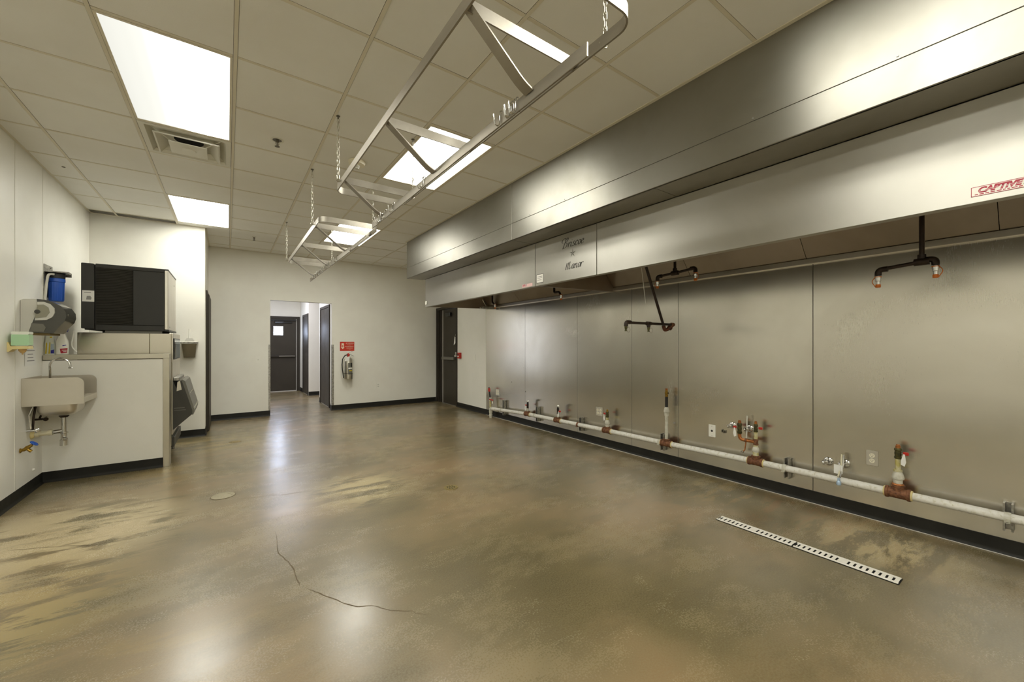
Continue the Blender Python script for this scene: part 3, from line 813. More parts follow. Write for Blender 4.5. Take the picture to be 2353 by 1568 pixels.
# riser with the side branch
z = tee_fit(1.66, .055, 'rust')
seg_(1.66, z, z + .03, .024, 'yellowed', 'nipple'); union(1.66, z + .012, z + .08, .03); seg_(1.66, z + .075, z + .10, .019, 'yellowed', 'nipple')
seg_(1.66, z + .095, z + .15, .020, 'rust', 'branch_tee', None, [(.02, 0), (.022, .004), (.022, .012), (.019, .014), (.019, .041), (.022, .043), (.022, .052), (.019, .055)])
seg_(1.66, z + .15, z + .215, .0155, 'yellowed', 'riser_pipe')
valve(1.66, z + .21, z + .285, -1, .0175, tagit=False)
zb = z + .122
MB().tube(elbow_pts([(PX, 1.66, zb), (PX, 1.80, zb), (PX, 1.80, zb + .055)], .035), .0155, 12).build('branch_pipe', 'copper', gas)
mb = MB(); fitting(mb, (PX, 1.745, zb), (0, 1, 0), .0185, .006); mb.build('branch_collar', 'rust', gas)
valve(1.80, zb + .05, zb + .15, 1, .021, dx=0)
# tall riser
z = tee_fit(2.56, .05, 'rust')
seg_(2.56, z, z + .275, .017, 'paintfit', 'riser_pipe'); union(2.56, z + .25, z + .345, .03); seg_(2.56, z + .34, z + .46, .0155, 'black', 'black_nipple')
v = seg_(2.56, z + .455, z + .53, .019, 'brass', 'valve', None, [(.014, 0), (.017, .006), (.017, .02), (.014, .024), (.019, .035), (.019, .052), (.014, .056), (.013, .075)])
seg_(2.56, z + .528, z + .548, .013, 'copper', 'end_cap', v)
MB().lathe([(.009, 0), (.01, .02), (.007, .026)], (PX, 2.56, z + .498), (0, -1, 0), 10).build('side_plug', 'brassdark', v)
# riser by the quad outlet
z = tee_fit(3.39, .05, 'rust')
union(3.39, z - .005, z + .085, .033); seg_(3.39, z + .08, z + .12, .017, 'yellowed', 'nipple'); valve(3.39, z + .115, z + .19, 1, .0195, capmat='brass')
# two short far risers
for y, sd in ((4.31, -1), (5.023, 1)):
    z = tee_fit(y, .045, 'rust')
    seg_(y, z, z + .05, .017, 'paintfit', 'riser_pipe')
    v = valve(y, z + .045, z + .125, sd, .018, 'blackpipe', True, 'black')
    MB().tube(elbow_pts([(PX, y, z + .12), (PX, y, z + .16), (PX - .03, y - .035, z + .165)], .015), .015, 10).build('elbow', 'black', v)
    MB().lathe([(.017, 0), (.017, .012), (.01, .014)], (PX - .03, y - .035, z + .165), (-.6, -.7, .1), 10).build('chrome_plug', 'chrome', v)
# far end: elbow, leg to the floor, supply riser
MB().tube(elbow_pts([(PX, 6.06, .165), (PX, 6.115, .163), (PX, 6.115, .09)], .035), .033, 14).build('elbow', 'paintfit', gas)
mb = MB(); mb.lathe([(.026, 0), (.026, .03), (.032, .032), (.032, .055), (.026, .057), (.026, .10)], (PX, 6.115, .0), (0, 0, 1), 14); mb.build('drip_leg', 'paintfit', gas)
MB().tube([(PX, 6.125, .18), (PX, 6.13, .30)], .016, 12).build('riser_pipe', 'yellowed', gas)
v = MB().lathe([(.017, 0), (.024, .006), (.024, .02), (.02, .024), (.02, .05), (.024, .054), (.022, .066)], (PX, 6.13, .295), (0, 0, 1), 12).build('valve', 'paintfit', gas)
MB().box(PX - .03, PX - .018, 6.0, 6.13, .318, .336, .003).build('valve_handle', 'red', v, 0)
MB().prism([(0, 0), (.01, .005), (.03, -.03), (.02, -.06), (.0, -.05)], -.001, .001, lambda a, b, c: (PX - .034 + c, 6.02 - a, .318 + b)).build('tag', 'ivory', v, 0)
MB().tube([(PX, 6.135, .355), (PX, 6.17, .50)], .014, 12).build('black_nipple', 'black', gas)
MB().tube([(PX, 6.165, .465), (PX, 6.172, .525)], .021, 12).build('red_coupling', 'red', gas)
MB().tube([(PX, 6.172, .52), (PX, 6.175, .545)], .010, 10).build('end_cap', 'black', gas)
# strut brackets behind the pipe with clamps
for y, up in ((5.765, .165), (4.84, .13), (3.90, .09), (2.64, .085), (1.43, .075), (.231, .075)):
    z = pz(y); mb = MB()
    for a in (y - .021, y + .012): mb.box(XR - .062, XR - .0045, a, a + .009, z - .095, z + up)
    mb.box(XR - .010, XR - .0045, y - .021, y + .021, z - .095, z + up)
    br = mb.build('strut_channel', 'galv', gas, 0)
    mb = MB()
    mb.strip([(PX + (GR + .003) * math.cos(a), y, z + (GR + .003) * math.sin(a)) for a in [PI * 2 * k / 16 for k in range(16)]], (0, 1, 0), .028, .003, True)
    mb.box(PX + GR, XR - .055, y - .014, y + .014, z + GR - .02, z + GR - .016); mb.box(PX - .042, PX - .02, y - .012, y + .012, z - .026, z - .022); mb.box(PX - .042, PX - .02, y - .012, y + .012, z - .018, z - .014)
    mb.build('pipe_clamp', 'rust' if y in (3.90,) else 'paintfit', br, 0)

# ------------------------------------------------------------------ outlets, plates and stubs on the steel wall
def outlet(y, z, label, gang=1, mat='lightgrey', group=None):
    wd = .07 if gang == 1 else .115; h = .115
    t_ = thing('outlet', label, 'outlet', (XR - .004, y, z))
    x0 = XR - .0045
    MB().box(x0 - .006, x0, y - wd / 2, y + wd / 2, z - h / 2, z + h / 2, .003).build('cover_plate', mat, t_, 0)
    for g in range(gang):
        yy = y + (0 if gang == 1 else (-.023 if g else .023))
        for s_ in (-1, 1):
            rc = MB().lathe([(.0165, 0), (.0165, .0035), (.0155, .0045), (0, .0045)], (x0 - .0055, yy, z + s_ * .0195), (-1, 0, 0), 16).build('receptacle', 'ivory', t_)
            mb = MB()
            for q in (-.006, .006): mb.box(x0 - .0108, x0 - .0098, yy + q - .0011, yy + q + .0011, z + s_ * .0195 + .001, z + s_ * .0195 + .0085)
            mb.lathe([(.0026, 0), (.0026, .001)], (x0 - .0098, yy, z + s_ * .0195 - .0065), (-1, 0, 0), 8)
            mb.build('slots', 'darkink', rc, 0)
    return t_
outlet(6.026, .458, 'four socket outlet on the steel wall at the far end', 2)
outlet(3.603, .442, 'four socket outlet beside the brass valve riser', 2, 'plate')
outlet(.88, .461, 'duplex outlet on the steel wall left of the nearest riser', 1, 'plate')
t_ = thing('cable_plate', 'white wall plate with one round hole on the steel wall', 'wall plate', (XR - .004, 2.106, .453))
MB().box(XR - .011, XR - .0045, 2.071, 2.141, .39, .513, .003).build('cover_plate', 'white_plastic', t_, 0)
MB().lathe([(.011, 0), (.011, .001)], (XR - .011, 2.106, .452), (-1, 0, 0), 16).build('hole', 'darkink', t_)
for zz in (.405, .498): MB().lathe([(.0035, 0), (.003, .0015)], (XR - .011, 2.106, zz), (-1, 0, 0), 8).build('screw', 'galv', t_)
t_ = thing('wall_clip', 'small dark metal clip right of the white hole plate', 'clip', (XR - .004, 1.99, .469))
mb = MB(); mb.box(XR - .02, XR - .0045, 1.97, 1.976, .455, .48); mb.box(XR - .02, XR - .0045, 1.985, 1.991, .452, .478); mb.box(XR - .02, XR - .0045, 2.0, 2.006, .458, .484); mb.box(XR - .008, XR - .0045, 1.968, 2.008, .458, .468)
mb.build('clip_body', 'sprinkler', t_, 0)
def stub(y, z, label):
    t_ = thing('water_stub', label, 'water valve', (XR - .004, y, z))
    MB().lathe([(.034, 0), (.034, .002), (.028, .008), (.014, .011), (.012, .03)], (XR - .0045, y, z), (-1, 0, 0), 20).build('escutcheon', 'chrome', t_)
    MB().lathe([(.012, .0), (.012, .018), (.015, .02), (.015, .03), (.011, .032)], (XR - .034, y, z), (-1, 0, 0), 12).build('stop_valve', 'chrome', t_)
    MB().lathe([(.016, 0), (.018, .004), (.018, .01), (.014, .014)], (XR - .05, y + .015, z - .004), (-.3, 1, -.3), 12).build('oval_handle', 'chrome', t_)
    return t_
stub(1.906, .539, 'chrome water stub left of the branched riser')
s2 = stub(1.752, .536, 'chrome water stub with white tube beside the branched riser')
MB().tube([(XR - .055, 1.752, .66), (XR - .06, 1.752, .53), (XR - .065, 1.757, .42)], .006, 8).build('supply_tube', 'hose', s2)
MB().tube([(XR - .065, 1.757, .42), (XR - .07, 1.765, .345), (XR - .075, 1.78, .325)], .0055, 8).build('lower_tube', 'copper', s2)
MB().lathe([(.011, 0), (.014, .006), (.014, .016), (.009, .02)], (XR - .077, 1.783, .312), (0, .3, 1), 12).build('compression_nut', 'chrome', s2)
stub(1.151, .373, 'chrome water stub below and left of the duplex outlet')
s4 = stub(1.045, .381, 'chrome water stub with white paper tag and blue fitting')
for q, m_ in ((-.008, 'galv'), (.004, 'pvc')): MB().tube([(XR - .06, 1.045 + q, .46), (XR - .075, 1.045 + q, .38), (XR - .147, 1.045 + q, .30)], .006, 8).build('supply_tube', m_, s4)
mb = MB(); mb.box(XR - .115, XR - .112, 1.04, 1.085, .315, .385); mb.box(XR - .118, XR - .105, 1.03, 1.045, .318, .382, .004); mb.build('paper_tag', 'paper', s4, 0)
MB().lathe([(.008, .03), (.010, .015), (.008, .012), (.015, .0), (.016, -.02), (.013, -.024)], (XR - .147, 1.045, .262), (0, 0, 1), 12).build('blue_fitting', base('pale_blue_fitting', '#a9bfd6', .3, .5)[0], s4)

# ------------------------------------------------------------------ pot racks
def rack(dz, y0, y1, ly0, ly1, braces, label, sticker=False):
    zt = 2.53 + dz; zl = 2.308 + dz; xa, xb, xm = .69, 1.22, .98
    t_ = thing('pot_rack', label, 'pot rack', (xm, (y0 + y1) / 2, zl))
    r = rounded(xa, xb, y0, y1, .075, 6)
    MB().strip([(x, y, zt) for x, y in r], (0, 0, 1), .05, .008, True).build('loop_bar', 'alu', t_, 30)
    MB().box(xm - .004, xm + .004, ly0, ly1, zl - .025, zl + .025, .0015).build('lower_bar', 'alu', t_, 0)
    for y in braces:
        MB().strip([(xa + .004, y, zt), (xb - .004, y, zt)], (0, 0, 1), .05, .007).build('cross_bar', 'alu', t_, 0)
        q = elbow_pts([(xa + .006, y, zt - .004), (xm - .05, y, zl + .032), (xm - .006, y, zl + .012)], .03)
        q2 = [Vector((2 * xm - (xa + xb) / 2 * 0 - v_.x, v_.y, v_.z)) for v_ in q]
        for path, sx in ((q, 1), (q, -1)):
            pp = [Vector((v_.x if sx > 0 else xm + (xm - v_.x) * (xb - xm - .006) / (xm - xa - .006), v_.y, v_.z)) for v_ in path]
            MB().strip(pp, (0, 1, 0), .05, .006).build('brace', 'alu', t_, 30)
    if sticker:
        MB().box(.86, .965, y1 - .262, y1 - .2595, zt - .02, zt + .02).build('maker_sticker', 'paper', t_, 0)
    return t_
rk1 = rack(0, .93, 3.34, .94, 3.37, (1.25, 2.15, 3.10), 'near hanging steel pot rack above the room')
rk2 = rack(-.05, 4.0, 6.35, 4.14, 6.42, (4.27, 5.17, 6.08), 'far hanging steel pot rack in front of the back wall', True)

# chains: links share two meshes
lk = [(.0055 * math.cos(a) * 1.0, .0 , 0) for a in ()]
def stadium(hw, hh, n=5):
    top = [(hw * math.cos(a), hh + hw * math.sin(a)) for a in [PI * k / n for k in range(n + 1)]]
    return top + [(-x, -y) for x, y in top]
LINKM = None
def chain(x, y, z0, z1, side, label):
    global LINKM
    t_ = thing('hanging_chain', label, 'chain', (x, y, z0))
    n = max(2, round((z1 - z0) / .031)); st = (z1 - z0) / n
    for k in range(n):
        z = z0 + st * (k + .5)
        if LINKM is None:
            LINKM = MB().tube([(x + a, y, z + b) for a, b in stadium(.0075, .013)], .0024, 6, True).build('link', 'chain', t_, 60, org=(x, y, z))
        else: share(LINKM, 'link', t_, (x, y, z), (PI / 2 if k % 2 else 0) + .3)
    MB().tube([(x + .014 * math.cos(a) * side + .010 * side * 0, y + .002, z0 - .008 + .012 * math.sin(a)) for a in [2 * PI * k / 14 for k in range(14)]], .0028, 6, True).build('quick_link', 'chain', t_)
    MB().tube([(x - side * .03, y + .002, z0 - .012), (x + side * .012, y + .002, z0 - .012)], .0035, 8).build('eye_bolt', 'chain', t_)
    MB().lathe([(.014, 0), (.014, -.003), (.004, -.005), (.004, -.02)], (x, y, HC - .001), (0, 0, 1), 10).build('ceiling_hook', 'sprinkler', t_)
    return t_
zt1, zt2 = 2.545, 2.495
chain(.668, 3.155, zt1, 2.995, -1, 'chain on the far left end of the near pot rack')
chain(1.246, 3.155, zt1, 2.995, 1, 'chain on the far right end of the near pot rack, across the light')
chain(1.246, 1.10, zt1, 2.995, 1, 'chain on the near right end of the near pot rack')
chain(.668, 1.10, zt1, 2.995, -1, 'chain on the near left end of the near pot rack')
chain(.668, 4.26, zt2, 2.995, -1, 'chain on the near left end of the far pot rack')
chain(1.246, 4.26, zt2, 2.995, 1, 'chain on the near right end of the far pot rack')
chain(.668, 6.30, zt2, 2.995, -1, 'chain on the far left end of the far pot rack')
chain(1.246, 6.30, zt2, 2.995, 1, 'chain on the far right end of the far pot rack')

# pot hooks over the lower bars
HOOK = None
def hook(y, dz, label, group=None, rz=0.0):
    global HOOK
    z = 2.308 + dz
    if HOOK is None:
        path = [(.009, -.020), (.0095, .02), (.006, .034), (0, .038), (-.006, .034), (-.0095, .02), (-.0095, -.012), (-.014, -.028), (-.024, -.034), (-.034, -.028), (-.038, -.012), (-.042, .012)]
        pp = [(.98 + a, y, z + b) for a, b in catmull(path, 3)]
        HOOK = tag(MB().tube(pp, .0026, 6).build('pot_hook', 'chrome', None, 60, org=(.98, y, z)), label, 'hook', group)
        return HOOK
    o = HOOK.copy(); COL.objects.link(o); o.location = (.98, y, z); o.rotation_euler = (0, 0, rz); o['label'] = label
    if group: o['group'] = group
    elif 'group' in o: del o['group']
    return o
ORD = ['nearest', 'second', 'third', 'fourth', 'farthest']
def cluster(ys, dz, what, group, rzs):
    n = len(ys)
    for k, y in enumerate(ys):
        o_ = 'farthest' if k == n - 1 else ORD[k]
        hook(y, dz, '%s pot hook %s' % (o_, what), group, rzs[k])
hook(1.455, 0, 'single pot hook on the near rack, left of the first hook cluster')
cluster((1.335, 1.35, 1.368, 1.385), 0, 'of the four by the near rack\'s first brace', 'pot hooks by the first brace of the near rack', (-.2, .15, -.1, .2))
cluster((2.295, 2.31), 0, 'of the pair crossing the ceiling light', 'pair of pot hooks before the light', (.15, -.25))
hook(2.847, 0, 'lone pot hook left of the last brace on the near rack')
cluster((3.03, 3.13, 3.145, 3.17), 0, 'of the four at the near rack\'s last brace', 'pot hooks at the last brace of the near rack', (.1, -.2, .2, -.1))
cluster((4.66, 4.68), -.05, 'of the pale pair on the far rack', 'two hooks after the first brace of the far rack', (.1, -.1))
hook(4.92, -.05, 'dark lone pot hook between the first and second brace of the far rack')
cluster((5.12, 5.2, 5.3, 5.36), -.05, 'of the four by the far rack\'s second brace', 'hooks by the second brace of the far rack', (-.2, -.1, 0, .1))
cluster((5.66, 5.69, 5.85, 6.0, 6.05), -.05, 'of the five at the far rack\'s far end', 'hooks near the far end of the far rack', (-.2, -.1, 0, .1, .2))

# ------------------------------------------------------------------ ceiling fittings
t_ = thing('air_diffuser', 'square white ceiling air vent with nested cones', 'vent', (-.2661, 4.381, HC))
x0, x1, y0, y1 = gx(-1), gx(0), gy(2), gy(3); cx, cy = (x0 + x1) / 2, (y0 + y1) / 2
def cone(h_out, z_out, h_in, z_in, lip, name, mat='trimwhite'):
    mb = MB(); R_ = []
    for h, z in ((h_out, z_out), (h_out - lip, z_out), (h_in, z_in), (h_in, z_in + .004), (h_out - lip, z_out + .004), (h_out, z_out + .004)):
        R_.append([mb.bm.verts.new((cx + sx * h, cy + sy * h, z)) for sx, sy in ((1, 1), (-1, 1), (-1, -1), (1, -1))])
    for a, b in zip(R_, R_[1:] + R_[:1]):
        for k in range(4): mb.bm.faces.new((a[k], a[(k + 1) % 4], b[(k + 1) % 4], b[k]))
    return mb.build(name, mat, t_, 0)
cone(.292, HC - .002, .215, HC + .05, .035, 'outer_frame')
cone(.212, HC - .022, .145, HC + .03, .012, 'middle_cone')
cone(.205, HC - .024, .20, HC - .024, .002, 'middle_rim')
mb = MB(); mb.box(cx - .125, cx + .125, cy - .125, cy + .125, HC - .036, HC - .030, .002)
pl = mb.build('centre_plate', 'trimwhite', t_, 0)
MB().lathe([(.05, 0), (.045, -.006), (.0, -.007)], (cx, cy, HC - .036), (0, 0, 1), 20).build('centre_disc', 'trimwhite', pl)
MB().lathe([(.1, HC + .06 - HC), (.1, .045)], (cx, cy, HC), (0, 0, 1), 20).build('duct_neck', 'dark_void', t_)
MB().box(cx - .215, cx + .215, cy - .215, cy + .215, HC + .052, HC + .058).build('throat', 'trimwhite', t_, 0)
mb = MB()
for sx, sy in ((1, 1), (-1, 1), (-1, -1), (1, -1)):
    mb.tube([(cx + sx * .24, cy + sy * .24, HC + .02), (cx + sx * .11, cy + sy * .11, HC - .03)], .003, 6)
mb.build('spider_arms', 'trimwhite', t_)
def sprinkler(x, y, label, cup=True):
    t_ = thing('sprinkler_head', label, 'sprinkler', (x, y, HC))
    if cup:
        MB().lathe([(.048, .004), (.05, -.001), (.042, -.004), (.034, -.003), (.030, .012)], (x, y, HC), (0, 0, 1), 20).build('escutcheon', 'trimwhite', t_)
        MB().lathe([(.033, 0), (.033, .0015)], (x, y, HC - .003), (0, 0, 1), 20).build('cup', 'sprinkler', t_)
    else:
        MB().lathe([(.03, .003), (.031, -.001), (.018, -.005)], (x, y, HC), (0, 0, 1), 16).build('escutcheon', 'trimwhite', t_)
    mb = MB(); mb.lathe([(.012, 0), (.012, -.016), (.006, -.018), (.004, -.05)], (x, y, HC - .002), (0, 0, 1), 10)
    for s_ in (-1, 1): mb.tube([(x + s_ * .011, y, HC - .016), (x + s_ * .012, y, HC - .034), (x + s_ * .003, y, HC - .048)], .0022, 6)
    mb.build('frame_arms', 'sprinkler', t_)
    MB().lathe([(.004, 0), (.019, -.003), (.019, -.005), (.0, -.006)], (x, y, HC - .05), (0, 0, 1), 14).build('deflector', 'sprinkler', t_)
sprinkler(.336, 3.818, 'recessed sprinkler head in the tile right of the large light')
sprinkler(.343, 7.472, 'small sprinkler head in the ceiling near the back wall', False)
t_ = thing('heat_detector', 'round cream ceiling detector behind the near pot rack', 'detector', (.976, 3.845, HC))
MB().lathe([(.075, .002), (.076, -.006), (.068, -.03), (.03, -.034)], (.976, 3.845, HC), (0, 0, 1), 24).build('base', 'ivory', t_)
MB().lathe([(.026, -.03), (.026, -.052), (.02, -.056), (.018, -.066), (.0, -.069)], (.976, 3.845, HC), (0, 0, 1), 16).build('sensor', 'lightgrey', t_)
tag(MB().lathe([(.013, .003), (.013, -.002), (.008, -.004), (0, -.003)], (-1.271, 5.58, HC), (0, 0, 1), 12).build('ceiling_plug', 'sprinkler', None, org=(-1.271, 5.58, HC)), 'tiny dark plug in a ceiling tile by the left wall', 'plug')

# ------------------------------------------------------------------ floor drains and covers
def grate(y0, y1, label):
    t_ = thing('trench_grate', label, 'drain grate', (3.043, (y0 + y1) / 2, 0), 'trench drain grates')
    xa, xb = 3.0, 3.086
    mb = MB(); z0, z1 = .003, .0085
    mb.box(xa, xa + .017, y0 + .001, y1 - .001, z0, z1, .0015); mb.box(xb - .019, xb, y0 + .001, y1 - .001, z0, z1, .0015)
    n = 17; pitch = (y1 - y0 - .02) / n
    for k in range(n + 1):
        a = y0 + .002 + k * pitch
        if k == n: a2 = y1 - .012
        else: a2 = a + pitch - .0105
        if k == 8: a2 = a + pitch + .0005
        mb.box(xa + .015, xb - .017, a, a2, .0072, z1)
    mb.build('slotted_cover', 'grate', t_, 0)
    MB().box(xa - .004, xb + .004, y0 - .003, y1 + .003, .0004, .0012).build('channel', 'dark_void', t_, 0)
    for q in (y0 + .27, y0 + .265): 
        pass
    return t_
grate(.556, 1.06, 'nearer white slotted drain grate in the floor')
grate(1.066, 1.56, 'farther white slotted drain grate in the floor')
t_ = thing('floor_drain', 'small round brass floor drain in the middle of the floor', 'drain', (1.68, 3.33, 0))
MB().lathe([(.066, 0), (.065, .004), (.058, .005), (.05, .004), (0, .004)], (1.68, 3.33, 0), (0, 0, 1), 24).build('rim', 'brassdrain', t_)
mb = MB()
for k in range(8): mb.lathe([(.007, 0), (.007, .001)], (1.68 + .033 * math.cos(k * PI / 4), 3.33 + .033 * math.sin(k * PI / 4), .0042), (0, 0, 1), 8)
for k in range(4): mb.lathe([(.005, 0), (.005, .001)], (1.68 + .015 * math.cos(k * PI / 2), 3.33 + .015 * math.sin(k * PI / 2), .0042), (0, 0, 1), 8)
mb.build('drain_holes', 'dark_void', t_)
t_ = thing('cleanout_cover', 'plain round cleanout cover set in the floor on the left', 'cover', (-.03, 4.30, 0))
MB().lathe([(.092, 0), (.092, .0015), (0, .0016)], (-.03, 4.30, 0), (0, 0, 1), 28).build('edge_gap', 'sealcrack', t_)
MB().lathe([(.087, 0), (.086, .003), (0, .0035)], (-.03, 4.30, 0), (0, 0, 1), 28).build('lid', 'disc', t_)
t_ = thing('cleanout_cover', 'faint small round cover in the floor near the ice machine', 'cover', (.085, 6.60, 0))
MB().lathe([(.07, 0), (.07, .0012), (0, .0014)], (.085, 6.60, 0), (0, 0, 1), 24).build('edge_gap', 'sealcrack', t_)
MB().lathe([(.065, 0), (.064, .002), (0, .0025)], (.085, 6.60, 0), (0, 0, 1), 24).build('lid', 'brassdrain', t_)

# ------------------------------------------------------------------ doors
# dark exit door in the right wall
d1 = sroot('door_1', (XR, 8.1, 0))
mb = MB(); mb.box(XR - .018, XR + .14, DY1 - .055, YF - .001, 0, DZ + .045, .004); mb.box(XR - .018, XR + .14, DY0 - .045, DY0 + .008, 0, DZ + .045, .004); mb.box(XR - .018, XR + .14, DY0 + .008, DY1 - .055, DZ - .012, DZ + .045, .004)
mb.box(XR + .03, XR + .09, 8.30, DY1 - .05, 0, DZ - .01)
for a in (.005,): mb.box(XR + a, XR + a + .02, DY1 - .105, DY1 - .055, 0, DZ - .012)
mb.build('door_frame', 'doorframe', d1, 0)
MB().box(XR + .006, XR + .05, DY0 + .01, 8.285, .012, DZ - .02, .002).build('door_leaf', 'doorpaint', d1, 0)
MB().box(XR + .002, XR + .03, 8.288, 8.312, .0, DZ - .02, .002).build('edge_strip', 'palegrey', d1, 0)
MB().box(XR - .015, XR + .06, DY0 + .01, 8.30, .0, .012, .002).build('threshold', 'galv', d1, 0)
mb = MB(); mb.box(XR - .05, XR + .006, DY0 + .07, 8.25, .985, 1.05, .008); mb.build('push_bar', 'doorgrey', d1, 0)
MB().box(XR - .055, XR + .006, 7.84, 8.06, 1.94, 2.02, .008).build('door_closer', 'black', d1, 0)
MB().strip([(XR - .035, 7.95, 2.03), (XR - .04, 7.75, 2.06)], (0, 1, 0), .02, .008).build('closer_arm', 'black', d1, 0)
d2 = sroot('door_2', (1.16, 12.9, 0))
DB = 12.9
mb = MB(); mb.box(.64, .705, DB - .03, DB + .1, 0, 2.115, .004); mb.box(1.615, 1.695, DB - .03, DB + .1, 0, 2.115, .004); mb.box(.705, 1.615, DB - .03, DB + .1, 2.05, 2.115, .004)
mb.build('door_frame', 'doorframe', d2, 0)
MB().box(.71, 1.598, DB - .015, DB + .03, .02, 2.045, .002).build('door_leaf', 'doorpaint', d2, 0)
MB().box(1.600, 1.614, DB - .02, DB - .005, .0, 2.045).build('edge_strip', 'palegrey', d2, 0)  # narrow pale strip down the right edge of the leaf
MB().box(.705, 1.615, DB - .03, DB + .0, .0, .02, .002).build('threshold', 'palegrey', d2, 0)
MB().box(.73, 1.57, DB - .075, DB - .015, .97, 1.02, .008).build('push_bar', 'doorframe', d2, 0)
MB().box(1.17, 1.57, DB - .08, DB - .07, .978, 1.012, .004).build('push_pad', 'doorgrey', d2, 0)
mb = MB(); mb.box(1.07, 1.3, DB - .07, DB - .015, 1.925, 1.985, .008); mb.box(1.3, 1.5, DB - .055, DB - .025, 1.93, 1.96, .004); mb.box(.8, 1.6, DB - .05, DB - .02, 1.99, 2.02, .004); mb.build('door_closer', 'black', d2, 0)
wn_ = MB().box(1.03, 1.29, DB - .021, DB - .015, 1.572, 1.842, .002).build('window_frame', 'doorframe', d2, 0)
MB().box(1.045, 1.275, DB - .0235, DB - .021, 1.587, 1.827).build('window_pane', 'daylit', wn_, 0)
d3 = sroot('door_3', (1.74, 9.5, 0))
def side_door(root, x, y0, y1, zt, leaf_off, mat='doorframe'):
    mb = MB(); t2 = .055
    mb.box(x - .02, x + .14, y0, y0 + t2, 0, zt, .004); mb.box(x - .02, x + .14, y1 - t2, y1, 0, zt, .004); mb.box(x - .02, x + .14, y0 + t2, y1 - t2, zt - t2, zt, .004)
    mb.build('door_frame', mat, root, 0)
    MB().box(x - leaf_off - .006, x - leaf_off + .03, y0 + t2 + .003, y1 - t2 - .003, .01, zt - t2 - .003, .002).build('door_leaf', 'doorpaint', root, 0)
side_door(d3, 1.74, 8.97, 9.98, 2.16, .002)
d4 = sroot('door_4', (1.71, 11.9, 0))
side_door(d4, 1.71, 11.47, 12.36, 2.13, .002)
d5 = sroot('door_5', (XREC, 8.0, 0))
side_door(d5, XREC - .12, 7.56, 8.5, 2.14, -.13)
# closing items by the exit door
t_ = thing('fire_alarm_pull', 'red fire alarm pull station beside the dark exit door', 'fire alarm', (XR, 7.45, 1.05))
MB().box(XR - .05, XR - .003, 7.41, 7.5, 1.03, 1.15, .006).build('housing', 'red', t_, 0)
MB().box(XR - .056, XR - .05, 7.425, 7.485, 1.06, 1.085, .002).build('pull_bar', 'white_plastic', t_, 0)
MB().box(XR - .054, XR - .05, 7.43, 7.48, 1.1, 1.13).build('label_plate', 'darkink', t_, 0)
MB().box(XR - .045, XR - .003, 7.395, 7.409, 1.03, 1.15, .004).build('side_clip', 'red', t_, 0)
t_ = thing('door_alarm', 'small chrome latch lock at the edge of the exit door', 'lock', (XR, 7.6, 1.1))
MB().box(XR - .055, XR - .019, 7.585, 7.625, 1.06, 1.10, .004).build('body', 'lightgrey', t_, 0)
MB().box(XR - .045, XR - .019, 7.583, 7.607, 1.105, 1.165, .004).build('lever', 'chrome', t_, 0)
t_ = thing('hanging_tag', 'white paper tag hanging tilted at the exit door edge', 'tag', (XR, 7.66, 1.35))
MB().prism([(-.035, -.11), (.04, -.07), (.04, .06), (.01, .07)], -.001, .001, lambda a, b, c: (XR - .03 + c, 7.66 - a, 1.42 + b)).build('paper', 'paper', t_, 0)
MB().tube([(XR - .03, 7.64, 1.485), (XR - .02, 7.63, 1.54)], .0012, 5).build('string', 'hose', t_)
def switch_plate(p, n, label, name='light_switch', kind='switch', cat='switch', mat='white_plastic'):
    """n: 'x-' faces -x, 'y-' faces -y"""
    t_ = thing(name, label, cat, p); x, y, z = p
    f = (lambda a, b, c: (x - c, y - a, z + b)) if n == 'x-' else (lambda a, b, c: (x + a, y - c, z + b))
    def bx(a0, a1, b0, b1, c0, c1, nm, mt):
        MB().prism([(a0, b0), (a1, b0), (a1, b1), (a0, b1)], c0, c1, f).build(nm, mt, t_, 0)
    bx(-.036, .036, -.058, .058, .0005, .006, 'cover_plate', mat)
    if kind == 'switch': bx(-.006, .006, -.012, .012, .006, .013, 'toggle', 'lightgrey')
    elif kind == 'outlet':
        for s_ in (-1, 1): bx(-.016, .016, s_ * .0195 - .013, s_ * .0195 + .013, .006, .009, 'receptacle', 'lightgrey')
    return t_
switch_plate((XR - .003, 6.852, 1.065), 'x-', 'white blank plate on the painted wall right of the exit door', kind='blank', name='wall_plate', cat='wall plate')
switch_plate((.456, YF, 1.045), 'y-', 'light switch on the back wall left of the corridor opening')
switch_plate((2.627, YF, .448), 'y-', 'white outlet low on the back wall right of the extinguisher', name='outlet', kind='outlet', cat='outlet')

# ------------------------------------------------------------------ extinguisher and its sign
t_ = thing('safety_sign', 'red sign with white arrow above the fire extinguisher', 'sign', (1.998, YF, 1.18))
s0, s1, q0, q1 = 1.858, 2.137, 1.190, 1.378
MB().box(s0, s1, YF - .003, YF - .0003, q0, q1, .001).build('sign_plate', 'redsign', t_, 0)
fs = lambda u, v, w_: (s0 + u * (s1 - s0), YF - .0035 - w_, q0 + v * (q1 - q0))
MB().prism([(.11, .83), (.27, .83), (.27, .40), (.31, .40), (.19, .19), (.07, .40), (.11, .40)], 0, .0006, fs).build('arrow', 'creamprint', t_, 0)
mb = MB(); mb.prism([(.165, .62), (.215, .62), (.215, .40), (.165, .40)], .0006, .001, fs); mb.prism([(.18, .66), (.2, .66), (.2, .62), (.18, .62)], .0006, .001, fs); mb.build('cylinder_symbol', 'redsign', t_, 0)
mb = MB()
for a, b, v in ((.46, .90, .70), (.46, .90, .655), (.60, .75, .61), (.44, .90, .36), (.44, .90, .31), (.44, .90, .26), (.46, .88, .21), (.62, .75, .16)):
    mb.prism([(a, v), (b, v), (b, v + .024), (a, v + .024)], 0, .0006, fs)
mb.build('small_print', 'pinkprint', t_, 0)
